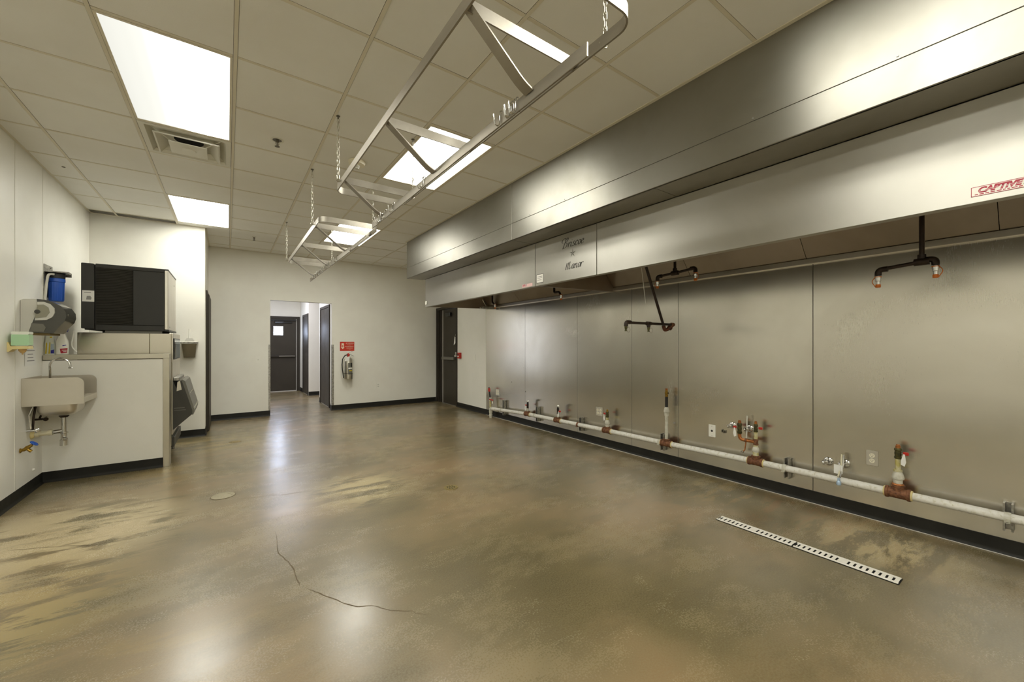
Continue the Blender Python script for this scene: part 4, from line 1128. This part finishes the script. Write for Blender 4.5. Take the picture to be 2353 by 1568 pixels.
for word, a, v, sz in (('WARNING', .50, .80, .026), ('ADVERTENCIA', .42, .455, .022)):
    text_mesh(word, sz, lambda u, vv, a=a, v=v: (s0 + a * (s1 - s0) + u, YF - .0042, q0 + v * (q1 - q0) + vv), 'creamprint', 'heading', t_, 0, .0004)
mb = MB()
for a, v in ((.44, .80), (.36, .45)): mb.prism([(a - .03, v), (a + .03, v), (a, v + .11)], 0, .0006, fs)
mb.build('warning_triangles', 'creamprint', t_, 0)

ex, ey = 1.995, 8.515
t_ = thing('fire_extinguisher', 'chrome fire extinguisher with black hose on the back wall', 'extinguisher', (ex, ey, .62))
MB().lathe([(.06, 0), (.082, .006), (.086, .02), (.086, .355), (.078, .40), (.055, .43), (.028, .445), (.026, .455)], (ex, ey, .62), (0, 0, 1), 28).build('cylinder', 'extsteel', t_)
MB().lathe([(.024, .45), (.024, .48), (.03, .482), (.03, .505), (.016, .51), (.016, .525)], (ex, ey, .62), (0, 0, 1), 14).build('valve_head', 'red', t_)
mb = MB(); mb.strip([(ex - .01, ey, 1.125), (ex + .04, ey, 1.12), (ex + .11, ey, 1.085)], (0, 1, 0), .02, .004); mb.build('carry_handle', 'black', t_, 0)
mb = MB(); mb.strip([(ex - .005, ey, 1.14), (ex + .03, ey, 1.165), (ex + .085, ey, 1.185)], (0, 1, 0), .02, .003); mb.build('lever', 'chrome', t_, 0)
MB().tube(catmull([(0, 0)] * 1 + [(0, 0), (1, 1)], 1) and [Vector(v) for v in [(ex - .02, ey - .02, 1.115), (ex - .07, ey - .03, 1.10), (ex - .115, ey - .03, 1.03), (ex - .125, ey - .03, .92), (ex - .12, ey - .03, .82), (ex - .105, ey - .03, .72), (ex - .095, ey - .03, .65)]], .010, 10).build('hose', 'black', t_)
MB().prism([(-.05, .0), (.03, .02), (.015, -.075), (-.075, -.075)], 0, .001, lambda a, b, c: (ex - .02 + a, ey - .092 - c, 1.065 + b)).build('inspection_tag', 'paper', t_, 0)
def wrap(a0, a1, z0, z1, mat, name, r=.0868):
    mb = MB(); n = 10; A = []; B = []
    for k in range(n + 1):
        a = a0 + (a1 - a0) * k / n
        A.append(mb.bm.verts.new((ex + r * math.sin(a), ey - r * math.cos(a), z0))); B.append(mb.bm.verts.new((ex + r * math.sin(a), ey - r * math.cos(a), z1)))
    for k in range(n): mb.bm.faces.new((A[k], A[k + 1], B[k + 1], B[k]))
    return mb.build(name, mat, t_)
wrap(-.3, .8, .72, .955, 'grey_plastic', 'label_band'); wrap(-.2, .75, .83, .855, 'white_plastic', 'white_label', .0874); wrap(.0, .75, .785, .805, 'yellow', 'yellow_label', .0874)
wrap(.35, .7, .87, .95, 'darkink', 'black_print', .0874)
wrap(-1.6, 1.6, .735, .743, 'black', 'bracket_strap', .0885); wrap(.62, .78, .62, .735, 'black', 'bracket_strap', .0885)
MB().box(ex - .02, ex + .02, ey + .085, YF - .0005, .66, 1.06).build('wall_bracket', 'black', t_, 0)

# ------------------------------------------------------------------ ice machine
t_ = thing('ice_machine', 'black ice maker head on a steel storage bin behind the half wall', 'ice machine', (-.86, 6.3, 0))
hy0, hy1 = 5.90, 6.72
MB().box(-1.205, -.575, hy0 + .035, hy1, 1.475, 2.160, .004).build('head_body', 'blacksoft', t_, 0)
mb = MB(); mb.prism(rounded(-1.222, -1.128, 1.487, 2.163, .008, 3), hy0, hy0 + .034, lambda u, v, w_: (u, w_, v)); mb.build('rear_panel', 'blacksoft', t_, 0)
MB().box(-1.118, -.575, hy0, hy0 + .034, 1.470, 1.530, .004).build('lower_rail', 'blacksoft', t_, 0)
MB().box(-1.118, -.575, hy0, hy0 + .034, 2.125, 2.166, .004).build('upper_rail', 'blacksoft', t_, 0)
MB().box(-.832, -.575, hy0 - .002, hy0 + .034, 1.530, 2.125, .004).build('side_panel', 'blacksoft', t_, 0)
MB().box(-1.118, -.834, hy0 + .028, hy0 + .034, 1.53, 2.125).build('grille_back', 'dark_void', t_, 0)
ns = 36; sl = None
for k in range(ns):
    z = 1.537 + k * (2.118 - 1.537) / (ns - 1)
    if sl is None:
        pp = [(-1.117 + .281 * q / 8, hy0 + .012 - .012 * math.sin(PI * q / 8), z + .006 * math.sin(PI * q / 8)) for q in range(9)]
        sl = MB().strip(pp, (0, .75, -1), .013, .0025).build('slat', 'glossblack', t_, 30, org=(-.976, hy0, z))
    else: share(sl, 'slat', t_, (-.976, hy0, z))
lb = MB().box(-1.213, -1.126, hy0 - .002, hy0 - .0002, 1.765, 1.880).build('instruction_label', 'paper', t_, 0)
mb = MB(); mb.box(-1.2, -1.15, hy0 - .003, hy0 - .002, 1.855, 1.862); mb.prism([(-.02, -.02), (.015, -.02), (.02, .0), (.01, .02), (-.015, .018)], -.003, -.002, lambda u, v, w_: (-1.165 + u, hy0 + w_, 1.805 + v)); mb.build('label_print', 'ink', lb, 0)
MB().box(-.574, -.543, hy0 + .004, hy1, 1.487, 2.155, .004).build('front_door', 'sink', t_, 0)
MB().box(-.577, -.538, hy0, hy1 + .002, 2.150, 2.166, .003).build('top_trim', 'black', t_, 0)
MB().box(-.577, -.536, hy0, hy1 + .002, 1.468, 1.487, .003).build('bottom_trim', 'black', t_, 0)
for y in (6.5, 6.05): MB().lathe([(.008, 0), (.006, .004), (0, .005)], (-.543, y, 2.05 if y > 6.2 else 1.52), (1, 0, 0), 8).build('door_screw', 'galv', t_)
# bin below
MB().box(-1.253, -.700, hy0 + .012, hy1, .17, 1.446, .004).build('bin_side', 'bin', t_, 0)
MB().box(-.698, -.515, hy0 + .010, hy1, .17, 1.446, .004).build('bin_front_wrap', 'bin', t_, 0)
mb = MB(); mb.box(-1.05, -.6, hy0 + .02, hy0 + .08, 1.446, 1.470); mb.box(-1.2, -.6, hy1 - .08, hy1, 1.446, 1.475); mb.build('head_rail', 'grey_plastic', t_, 0)
MB().box(-.515, -.500, hy0 + .012, hy1, 1.12, 1.446, .003).build('bin_front', 'sink', t_, 0)
MB().box(-.515, -.503, hy0 + .012, hy1, .30, 1.118, .003).build('front_skin', 'sink', t_, 0)
wf_ = MB().box(-.499, -.492, hy0 + .03, hy1 - .12, 1.15, 1.392, .003).build('window_frame', 'black', t_, 0)
MB().box(-.4915, -.490, hy0 + .16, hy1 - .14, 1.165, 1.38).build('window_pane', 'glassblue', wf_, 0)
MB().box(-.4915, -.490, hy0 + .05, hy0 + .155, 1.165, 1.38).build('window_pane', 'glassdark', wf_, 0)
hp = MB(); hp.prism([(-.503, .905), (-.478, .835), (-.338, .508), (-.495, .357), (-.503, .35)], 5.925, 6.62, lambda u, v, w_: (u, w_, v))
hopper = hp.build('hopper', 'darkgrey_plastic', t_, 0)
mb = MB(); mb.box(-.495, -.40, 5.921, 5.926, .592, .60); mb.box(-.495, -.39, 5.921, 5.926, .568, .574); mb.build('hopper_ribs', 'grey_plastic', hopper, 0)
ld = MB(); ld.prism([(-.466, .88), (-.45, .905), (-.42, .92), (-.395, .90), (-.36, .76), (-.318, .60), (-.312, .545), (-.322, .508), (-.340, .510), (-.455, .775)], 5.915, 6.63, lambda u, v, w_: (u, w_, v))
lid = ld.build('hopper_lid', 'grey_plastic', t_, 20)
mb = MB(); mb.prism([(-.470, .79), (-.425, .805), (-.44, .905), (-.463, .895)], 5.911, 5.9155, lambda u, v, w_: (u, w_, v)); mb.build('hinge_plate', 'sink', lid, 0)
mb = MB()
mb.prism([(-.464, .876), (-.45, .90), (-.425, .905), (-.40, .82), (-.33, .56), (-.330, .512), (-.340, .510), (-.455, .775)], 5.9135, 5.916, lambda u, v, w_: (u, w_, v)); mb.build('lid_side', 'darkgrey_plastic', lid, 0)
mb = MB(); mb.box(-.3625, -.355, 5.92, 6.625, .747, .757); mb.prism([(-.319, .59), (-.312, .588), (-.309, .57), (-.316, .57)], 5.92, 6.625, lambda u, v, w_: (u, w_, v)); mb.build('lid_ridge', 'olive', lid, 0)
MB().box(-.50, -.45, 5.95, 6.6, .905, .945, .004).build('hinge_bar', 'galv', t_, 0)
MB().box(-.6, -.49, 5.93, 6.7, .16, .27, .004).build('kick_plate', 'darkgrey_plastic', t_, 0)
for y in (5.98, 6.62):
    MB().lathe([(.016, 0), (.016, .04), (.022, .045), (.022, .165)], (-.56, y, 0), (0, 0, 1), 12).build('foot', 'galv', t_)
for y in (5.98, 6.62):
    MB().lathe([(.016, 0), (.016, .04), (.022, .045), (.022, .165)], (-1.18, y, 0), (0, 0, 1), 12).build('foot', 'galv', t_)

# scoop holder on the recess wall
t_ = thing('scoop_holder', 'steel scoop holder on the wall beside the ice machine', 'holder', (-.43, 7.2, 1.13))
fy = lambda w_: YR - .004 - w_
mb = MB()
top = [(-.527, 1.355), (-.342, 1.355)]; 
n = 14
ringT, ringB = [], []
mb.prism([(-.517, 1.33), (-.352, 1.33), (-.372, 1.14), (-.498, 1.14)], 0.0, .13, lambda u, v, w_: (u, YR - .004 - w_ * (.75 + .25 * (v - 1.14) / .19), v))
mb.build('bucket', 'bucket', t_, 0)
mb = MB(); mb.box(-.53, -.34, YR - .14, YR - .002, 1.33, 1.362, .004); mb.build('rim', 'galv', t_, 0)
for x in (-.49, -.38): MB().lathe([(.007, 0), (.005, .003), (0, .004)], (x, YR - .14, 1.347), (0, -1, 0), 8).build('screw', 'sprinkler', t_)
sc_ = thing('ice_scoop', 'clear plastic ice scoop standing in the steel holder', 'scoop', (-.43, 7.22, 1.36))
mb = MB(); mb.tube([(-.435, 7.23, 1.40), (-.434, 7.235, 1.54)], .012, 10); mb.build('handle', 'white_plastic', sc_)
mb = MB(); mb.prism([(-.49, 1.362), (-.375, 1.362), (-.40, 1.41), (-.465, 1.41)], 7.2, 7.25, lambda u, v, w_: (u, w_, v)); mb.build('blade', 'lightgrey', sc_, 0)

# ------------------------------------------------------------------ hand sink corner
t_ = thing('hand_sink', 'stainless wall hand sink with tall side splashes in the corner', 'sink', (-1.25, 5.43, .78))
fx = lambda u, v, w_: (u, w_, v)
nsp = rounded(-1.437, -1.062, .784, 1.026, .055, 6, '1000')
MB().prism(nsp, 5.218, 5.224, fx).build('near_splash', 'sink', t_, 0)
MB().prism(rounded(-1.437, -1.064, .835, 1.022, .055, 6, '1000'), 5.66, 5.666, fx).build('far_splash', 'sink', t_, 0)
MB().box(-1.438, -1.432, 5.224, 5.66, .80, 1.028).build('back_splash', 'sink', t_, 0)
mb = MB()
bx0, bx1, by0, by1 = -1.375, -1.12, 5.27, 5.60
for a in ((-1.432, bx0, 5.224, 5.66), (bx1, -1.066, 5.224, 5.66), (bx0, bx1, 5.224, by0), (bx0, bx1, by1, 5.66)): mb.box(a[0], a[1], a[2], a[3], .832, .838)
mb.box(-1.07, -1.062, 5.222, 5.664, .79, .842, .003)
mb.build('rim', 'sink', t_, 0)
# pressed bowl
mb = MB(); R_ = []
cxb, cyb = (bx0 + bx1) / 2, (by0 + by1) / 2
for f, z in ((1, .838), (1, .77), (.97, .725), (.88, .695), (.70, .678), (.15, .674)):
    hw_, hl = (bx1 - bx0) / 2 * f, (by1 - by0) / 2 * f; rr = min(hw_, hl) * .45
    R_.append([mb.bm.verts.new((x, y, z)) for x, y in rounded(cxb - hw_, cxb + hw_, cyb - hl, cyb + hl, rr, 5)])
for a, b in zip(R_, R_[1:]):
    for k in range(len(a)): mb.bm.faces.new((a[k], a[(k + 1) % len(a)], b[(k + 1) % len(a)], b[k]))
mb.bm.faces.new(R_[-1])
mb.build('bowl', 'sink', t_, 50)
# faucet, drain and supplies are fixed to the sink
fc = MB().tube([Vector(v) for v in [(-1.325, 5.46, .838), (-1.327, 5.45, 1.10)] + [(-1.262 - .065 * math.cos(a), 5.44 - .0 * a, 1.12 + .075 * math.sin(a)) for a in [PI * k / 12 for k in range(0, 12)]] + [(-1.196, 5.44, 1.105)]], .0085, 10).build('faucet', 'chrome', t_)
MB().lathe([(.013, 0), (.016, .004), (.012, .012)], (-1.196, 5.44, 1.098), (0, 0, 1), 12).build('aerator', 'chrome', fc)
MB().lathe([(.024, 0), (.022, .01), (.013, .02)], (-1.325, 5.46, .838), (0, 0, 1), 14).build('faucet_base', 'chrome', fc)
MB().lathe([(.034, 0), (.034, -.02), (.028, -.024), (.026, -.03)], (-1.235, 5.435, .676), (0, 0, 1), 16).build('drain_nut', 'blackpipe', t_)
MB().tube([(-1.235, 5.435, .66), (-1.235, 5.435, .40)], .02, 14).build('tailpiece', 'chrome', t_)
tr = MB().lathe([(.027, .0), (.027, .055), (.021, .058), (.021, .11), (.027, .113), (.027, .125)], (-1.235, 5.435, .385), (0, 0, 1), 14).build('trap', 'chrome', t_)
MB().lathe([(.012, 0), (.02, .004), (.02, .014), (.012, .018), (.01, .03)], (-1.235, 5.415, .45), (1, -.5, 0), 10).build('cleanout_plug', 'chrome', tr)
MB().tube([(-1.30, 5.435, .515), (-1.24, 5.435, .52)], .018, 12).build('trap_arm', 'chrome', t_)
MB().tube([(-1.438, 5.435, .505), (-1.31, 5.435, .515)], .021, 12).build('waste_pipe', 'pvc', t_)
mb = MB(); fitting(mb, (-1.32, 5.435, .514), (1, 0, .05), .026, .014); fitting(mb, (-1.40, 5.435, .508), (1, 0, .05), .027, .012); mb.build('waste_collar', 'pvc', t_)
MB().lathe([(.036, 0), (.036, .004), (.024, .022)], (-1.437, 5.435, .505), (1, 0, 0), 16).build('wall_flange', 'soapyellow', t_)
for y, z, pts in ((5.33, .56, [(-1.40, 5.33, .57), (-1.395, 5.33, .68), (-1.38, 5.35, .84)]), (5.53, .63, [(-1.41, 5.53, .64), (-1.39, 5.52, .70), (-1.36, 5.50, .66), (-1.37, 5.47, .72), (-1.33, 5.46, .80)])):
    MB().tube([Vector(v) for v in pts], .008, 8).build('supply_hose', 'blackpipe', t_)
    sv = MB().tube([(-1.438, y, z), (-1.365, y, z)], .0095, 10).build('stop_valve', 'chrome' if y < 5.4 else 'blackpipe', t_)
    MB().lathe([(.008, 0), (.018, .004), (.018, .012), (.01, .016)], (-1.372, y - .01, z), (.5, -1, 0), 12).build('oval_handle', 'chrome' if y < 5.4 else 'blackpipe', sv)
MB().tube([(-1.39, 5.33, .80), (-1.415, 5.30, .70), (-1.41, 5.32, .58)], .009, 8).build('supply_hose', 'chrome', t_)

# hose bib below the sink
t_ = thing('hose_bib', 'brass hose tap with blue wheel low on the left wall', 'tap', (XL, 5.2, .41))
MB().tube([Vector(v) for v in [(XL + .003, 5.2, .418), (-1.415, 5.2, .42), (-1.395, 5.2, .438), (-1.368, 5.2, .455)]], [.013, .014, .016, .011], 12).build('body', 'brass', t_)
MB().tube([(-1.40, 5.2, .43), (-1.378, 5.2, .405), (-1.372, 5.2, .40)], [.012, .012, .013], 10).build('spout', 'brass', t_)
MB().lathe([(.02, 0), (.02, .004), (.015, .01)], (XL + .003, 5.2, .415), (1, 0, 0), 12).build('wall_flange', 'brass', t_)
MB().tube([(-1.37, 5.2, .455), (-1.358, 5.2, .468)], .005, 8).build('stem', 'brassdark', t_)
hx = Vector((-1.358, 5.2, .468)); ax = Vector((.65, 0, .76)).normalized(); u_ = Vector((0, 1, 0)); v_ = ax.cross(u_)
mb = MB(); mb.tube([hx + (u_ * math.cos(a) + v_ * math.sin(a)) * .026 for a in [2 * PI * k / 16 for k in range(16)]], .005, 8, True)
for k in range(3):
    a = 2 * PI * k / 6; d = (u_ * math.cos(a) + v_ * math.sin(a)) * .026; mb.tube([hx - d, hx + d], .004, 6)
mb.build('hand_wheel', 'bluehandle', t_)
tag(MB().lathe([(.013, 0), (.013, .008), (.008, .014), (0, .015)], (XL + .003, 5.474, .185), (1, 0, 0), 12).build('wall_plug', 'white_plastic', None, org=(XL + .003, 5.474, .185)), 'small white plug on the left wall above the baseboard', 'plug')

# paper notice
t_ = thing('paper_notice', 'laminated paper notice on the left wall below the soap dispenser', 'notice', (XL, 5.41, 1.13))
MB().box(XL + .0056, XL + .0064, 5.29, 5.53, 1.13, 1.338).build('sheet', 'paper', t_, 0)
mb = MB()
for z, a, b in ((1.295, .36, .49), (1.262, .335, .505), (1.23, .35, .47), (1.20, .35, .475), (1.172, .335, .50)): mb.box(XL + .0064, XL + .0068, 5 + a, 5 + b, z, z + .008)
mb.build('text_lines', 'ink', t_, 0)

# paper towel dispenser
t_ = thing('towel_dispenser', 'grey and smoke paper towel dispenser on the left wall', 'dispenser', (XL, 5.36, 1.42))
y0, y1 = 5.20, 5.50
back = [(XL + .0055, 1.425), (-1.390, 1.425), (-1.372, 1.50), (-1.348, 1.58), (-1.340, 1.65), (-1.344, 1.716), (-1.42, 1.712), (XL + .0055, 1.70)]
MB().prism(back, y0, y1, fx).build('back_shell', 'lightgrey', t_, 20)
cov = [(-1.388, 1.425), (-1.25, 1.418), (-1.238, 1.43), (-1.215, 1.475), (-1.18, 1.525), (-1.170, 1.565), (-1.173, 1.61), (-1.20, 1.66), (-1.25, 1.695), (-1.30, 1.712), (-1.342, 1.716), (-1.338, 1.65), (-1.346, 1.58), (-1.370, 1.50)]
cv = MB().prism(cov, y0 + .004, y1 - .004, fx).build('front_cover', 'smoke', t_, 25)
dome = [(-1.338, 1.69), (-1.30, 1.692), (-1.262, 1.675), (-1.238, 1.64), (-1.236, 1.60), (-1.25, 1.56), (-1.285, 1.535), (-1.352, 1.53), (-1.345, 1.58), (-1.336, 1.64)]
MB().prism(dome, y0 - .012, y0 + .006, fx).build('side_boss', 'lightgrey', cv, 0)
MB().prism([(-1.336, 1.665), (-1.30, 1.668), (-1.272, 1.645), (-1.264, 1.60), (-1.285, 1.56), (-1.35, 1.548), (-1.345, 1.59), (-1.335, 1.64)], y0 - .016, y0 - .010, fx).build('roll_window', 'olive', cv, 0)
MB().lathe([(.018, 0), (.018, .006), (.01, .008)], (-1.335, y0 - .014, 1.605), (0, -1, 0), 14).build('spindle', 'darkgrey_plastic', cv)
MB().prism([(-1.372, 1.505), (-1.305, 1.50), (-1.29, 1.47), (-1.30, 1.432), (-1.385, 1.43)], y0 - .003, y0 + .006, fx).build('lower_window', 'grey_plastic', cv, 0)
MB().lathe([(.008, 0), (.008, .01), (.005, .012)], (-1.178, y0 + .06, 1.585), (1, -.2, 0), 10).build('lock', 'chrome', cv)
MB().box(-1.375, -1.27, y0 + .02, y1 - .02, 1.402, 1.422).build('paper_chute', 'cardboard', t_, 0)

# soap dispenser
t_ = thing('soap_dispenser', 'green liquid soap tank in a yellowed wall bracket', 'dispenser', (XL, 5.0, 1.23))
MB().prism(rounded(-1.418, -1.322, 1.312, 1.402, .006, 3), 4.955, 5.045, fx).build('soap_tank', 'soapgreen', t_, 0)
MB().prism(rounded(-1.418, -1.322, 1.402, 1.426, .008, 3), 4.955, 5.045, fx).build('tank_top', 'soapcap', t_, 0)
mb = MB(); mb.prism([(XL + .0035, 1.262), (XL + .0035, 1.34), (-1.432, 1.34), (-1.42, 1.308), (-1.325, 1.308), (-1.322, 1.285), (-1.41, 1.282), (-1.43, 1.262)], 4.95, 5.05, fx); mb.build('bracket', 'soapyellow', t_, 0)
MB().lathe([(.024, .045), (.022, .03), (.012, .016), (.005, .012), (.004, 0)], (-1.368, 5.0, 1.238), (0, 0, 1), 14).build('nozzle', 'tan', t_)

# water filter on the wall above the half wall
t_ = thing('water_filter', 'blue water filter housing on a steel wall bracket', 'water filter', (XL, 5.84, 1.76))
MB().box(XL + .0035, XL + .009, 5.73, 5.96, 1.78, 2.10, .002).build('back_plate', 'galv', t_, 0)
MB().prism([(XL + .009, 2.062), (-1.318, 2.062), (-1.30, 2.045), (-1.30, 2.005), (XL + .009, 2.005)], 5.955, 5.96, fx).build('side_arm', 'galv', t_, 0)
MB().box(XL + .009, -1.300, 5.735, 5.958, 2.024, 2.03, .001).build('top_plate', 'galv', t_, 0)
MB().lathe([(.06, .0), (.06, .045), (.045, .05)], (-1.378, 5.84, 1.975), (0, 0, 1), 24).build('filter_head', 'black', t_)
hs = MB().lathe([(.02, 0), (.046, .004), (.051, .012), (.054, .19), (.061, .195), (.061, .225), (.055, .23)], (-1.378, 5.84, 1.745), (0, 0, 1), 24).build('housing', 'blue', t_)
mb = MB()
for k in range(10):
    a = 2 * PI * k / 10; mb.tube([(-1.378 + .050 * math.cos(a), 5.84 + .050 * math.sin(a), 1.76), (-1.378 + .053 * math.cos(a), 5.84 + .053 * math.sin(a), 1.935)], .0035, 6)
mb.build('ribs', 'blue', hs)
MB().tube(elbow_pts([(-1.375, 5.76, 2.005), (-1.408, 5.74, 2.008), (-1.42, 5.735, 1.90), (-1.432, 5.73, 1.70), (-1.43, 5.73, 1.62)], .03), .0105, 10).build('white_hose', 'hose', t_)
MB().lathe([(.006, 0), (.005, .004), (0, .005)], (XL + .009, 5.90, 2.08), (1, 0, 0), 8).build('screw', 'sprinkler', t_)

# bottles on the half wall cap
ZC = 1.2225
t_ = thing('spray_bottle', 'white spray bottle with blue tip and red label on the half wall', 'bottle', (-1.32, 5.76, ZC))
mb = MB(); R_ = []
for h, hw_, hd in ((0, .040, .026), (.004, .044, .030), (.10, .044, .030), (.135, .040, .027), (.165, .028, .02), (.20, .020, .016), (.215, .018, .015)):
    R_.append([mb.bm.verts.new((-1.32 + x, 5.76 + y, ZC + h)) for x, y in rounded(-hw_, hw_, -hd, hd, hd * .7, 4)])
for a, b in zip(R_, R_[1:]):
    for k in range(len(a)): mb.bm.faces.new((a[k], a[(k + 1) % len(a)], b[(k + 1) % len(a)], b[k]))
mb.bm.faces.new(R_[0][::-1]); mb.bm.faces.new(R_[-1])
mb.build('body', 'white_plastic', t_, 50)
MB().prism([(-.028, .215), (.02, .215), (.022, .235), (.03, .258), (.005, .268), (-.02, .262), (-.034, .245)], -.013, .013, lambda u, v, w_: (-1.316 + u, 5.76 + w_, ZC + v)).build('spray_head', 'white_plastic', t_, 0)
MB().prism([(.004, .232), (.026, .222), (.032, .25), (.02, .266), (.004, .266)], -.0145, .0145, lambda u, v, w_: (-1.312 + u, 5.76 + w_, ZC + v)).build('blue_tip', 'bluelabel', t_, 0)
lb = MB().prism([(-.004, .012), (.038, .016), (.042, .064), (-.010, .056)], 0, .001, lambda u, v, w_: (-1.32 + u, 5.7295 - w_, ZC + v)).build('red_label', 'redlabel', t_, 0)
mb = MB(); mb.box(-1.316, -1.284, 5.728, 5.7286, ZC + .04, ZC + .046); mb.box(-1.308, -1.286, 5.728, 5.7286, ZC + .026, ZC + .031); mb.build('label_print', 'white_plastic', lb, 0)
MB().prism([(0, .082), (.026, .09), (.024, .096), (-.002, .09)], 0, .001, lambda u, v, w_: (-1.312 + u, 5.7295 - w_, ZC + v)).build('logo_mark', 'bluelabel', t_, 0)
t_ = thing('wipes_bottle', 'white bottle with yellow stripes and blue label in the wall corner', 'bottle', (-1.402, 5.76, ZC))
mb = MB(); R_ = []
for h, hw_, hd in ((0, .034, .024), (.09, .034, .024), (.13, .029, .021), (.16, .025, .018), (.19, .023, .016), (.195, .02, .014)):
    R_.append([mb.bm.verts.new((-1.402 + x, 5.76 + y, ZC + h)) for x, y in rounded(-hw_, hw_, -hd, hd, hd * .5, 3)])
for a, b in zip(R_, R_[1:]):
    for k in range(len(a)): mb.bm.faces.new((a[k], a[(k + 1) % len(a)], b[(k + 1) % len(a)], b[k]))
mb.bm.faces.new(R_[0][::-1]); mb.bm.faces.new(R_[-1])
mb.build('body', 'soapcap', t_, 50)
fl_ = lambda u, v, w_: (-1.402 + u, 5.7355 - w_, ZC + v)
mb = MB(); mb.prism([(-.026, .01), (-.016, .01), (-.012, .11), (-.018, .12)], 0, .001, fl_); mb.prism([(-.004, .01), (.006, .01), (.008, .12), (.002, .12)], 0, .001, fl_); mb.prism([(.004, .162), (.018, .162), (.018, .176), (.004, .176)], -.008, -.004, fl_); mb.build('yellow_stripes', 'yellow', t_, 0)
MB().prism([(.010, .012), (.033, .012), (.033, .052), (.010, .042)], 0, .001, fl_).build('blue_label', 'bluelabel', t_, 0)
MB().prism([(.010, .044), (.033, .054), (.032, .105), (.012, .105)], 0, .001, fl_).build('pale_label', 'paleblue', t_, 0)
MB().tube(elbow_pts([(-1.25, 5.80, 1.46), (-1.27, 5.80, 1.30), (-1.23, 5.80, 1.245)], .04), .006, 8).build('drain_hose', 'hose', bpy.data.objects['ice_machine'])
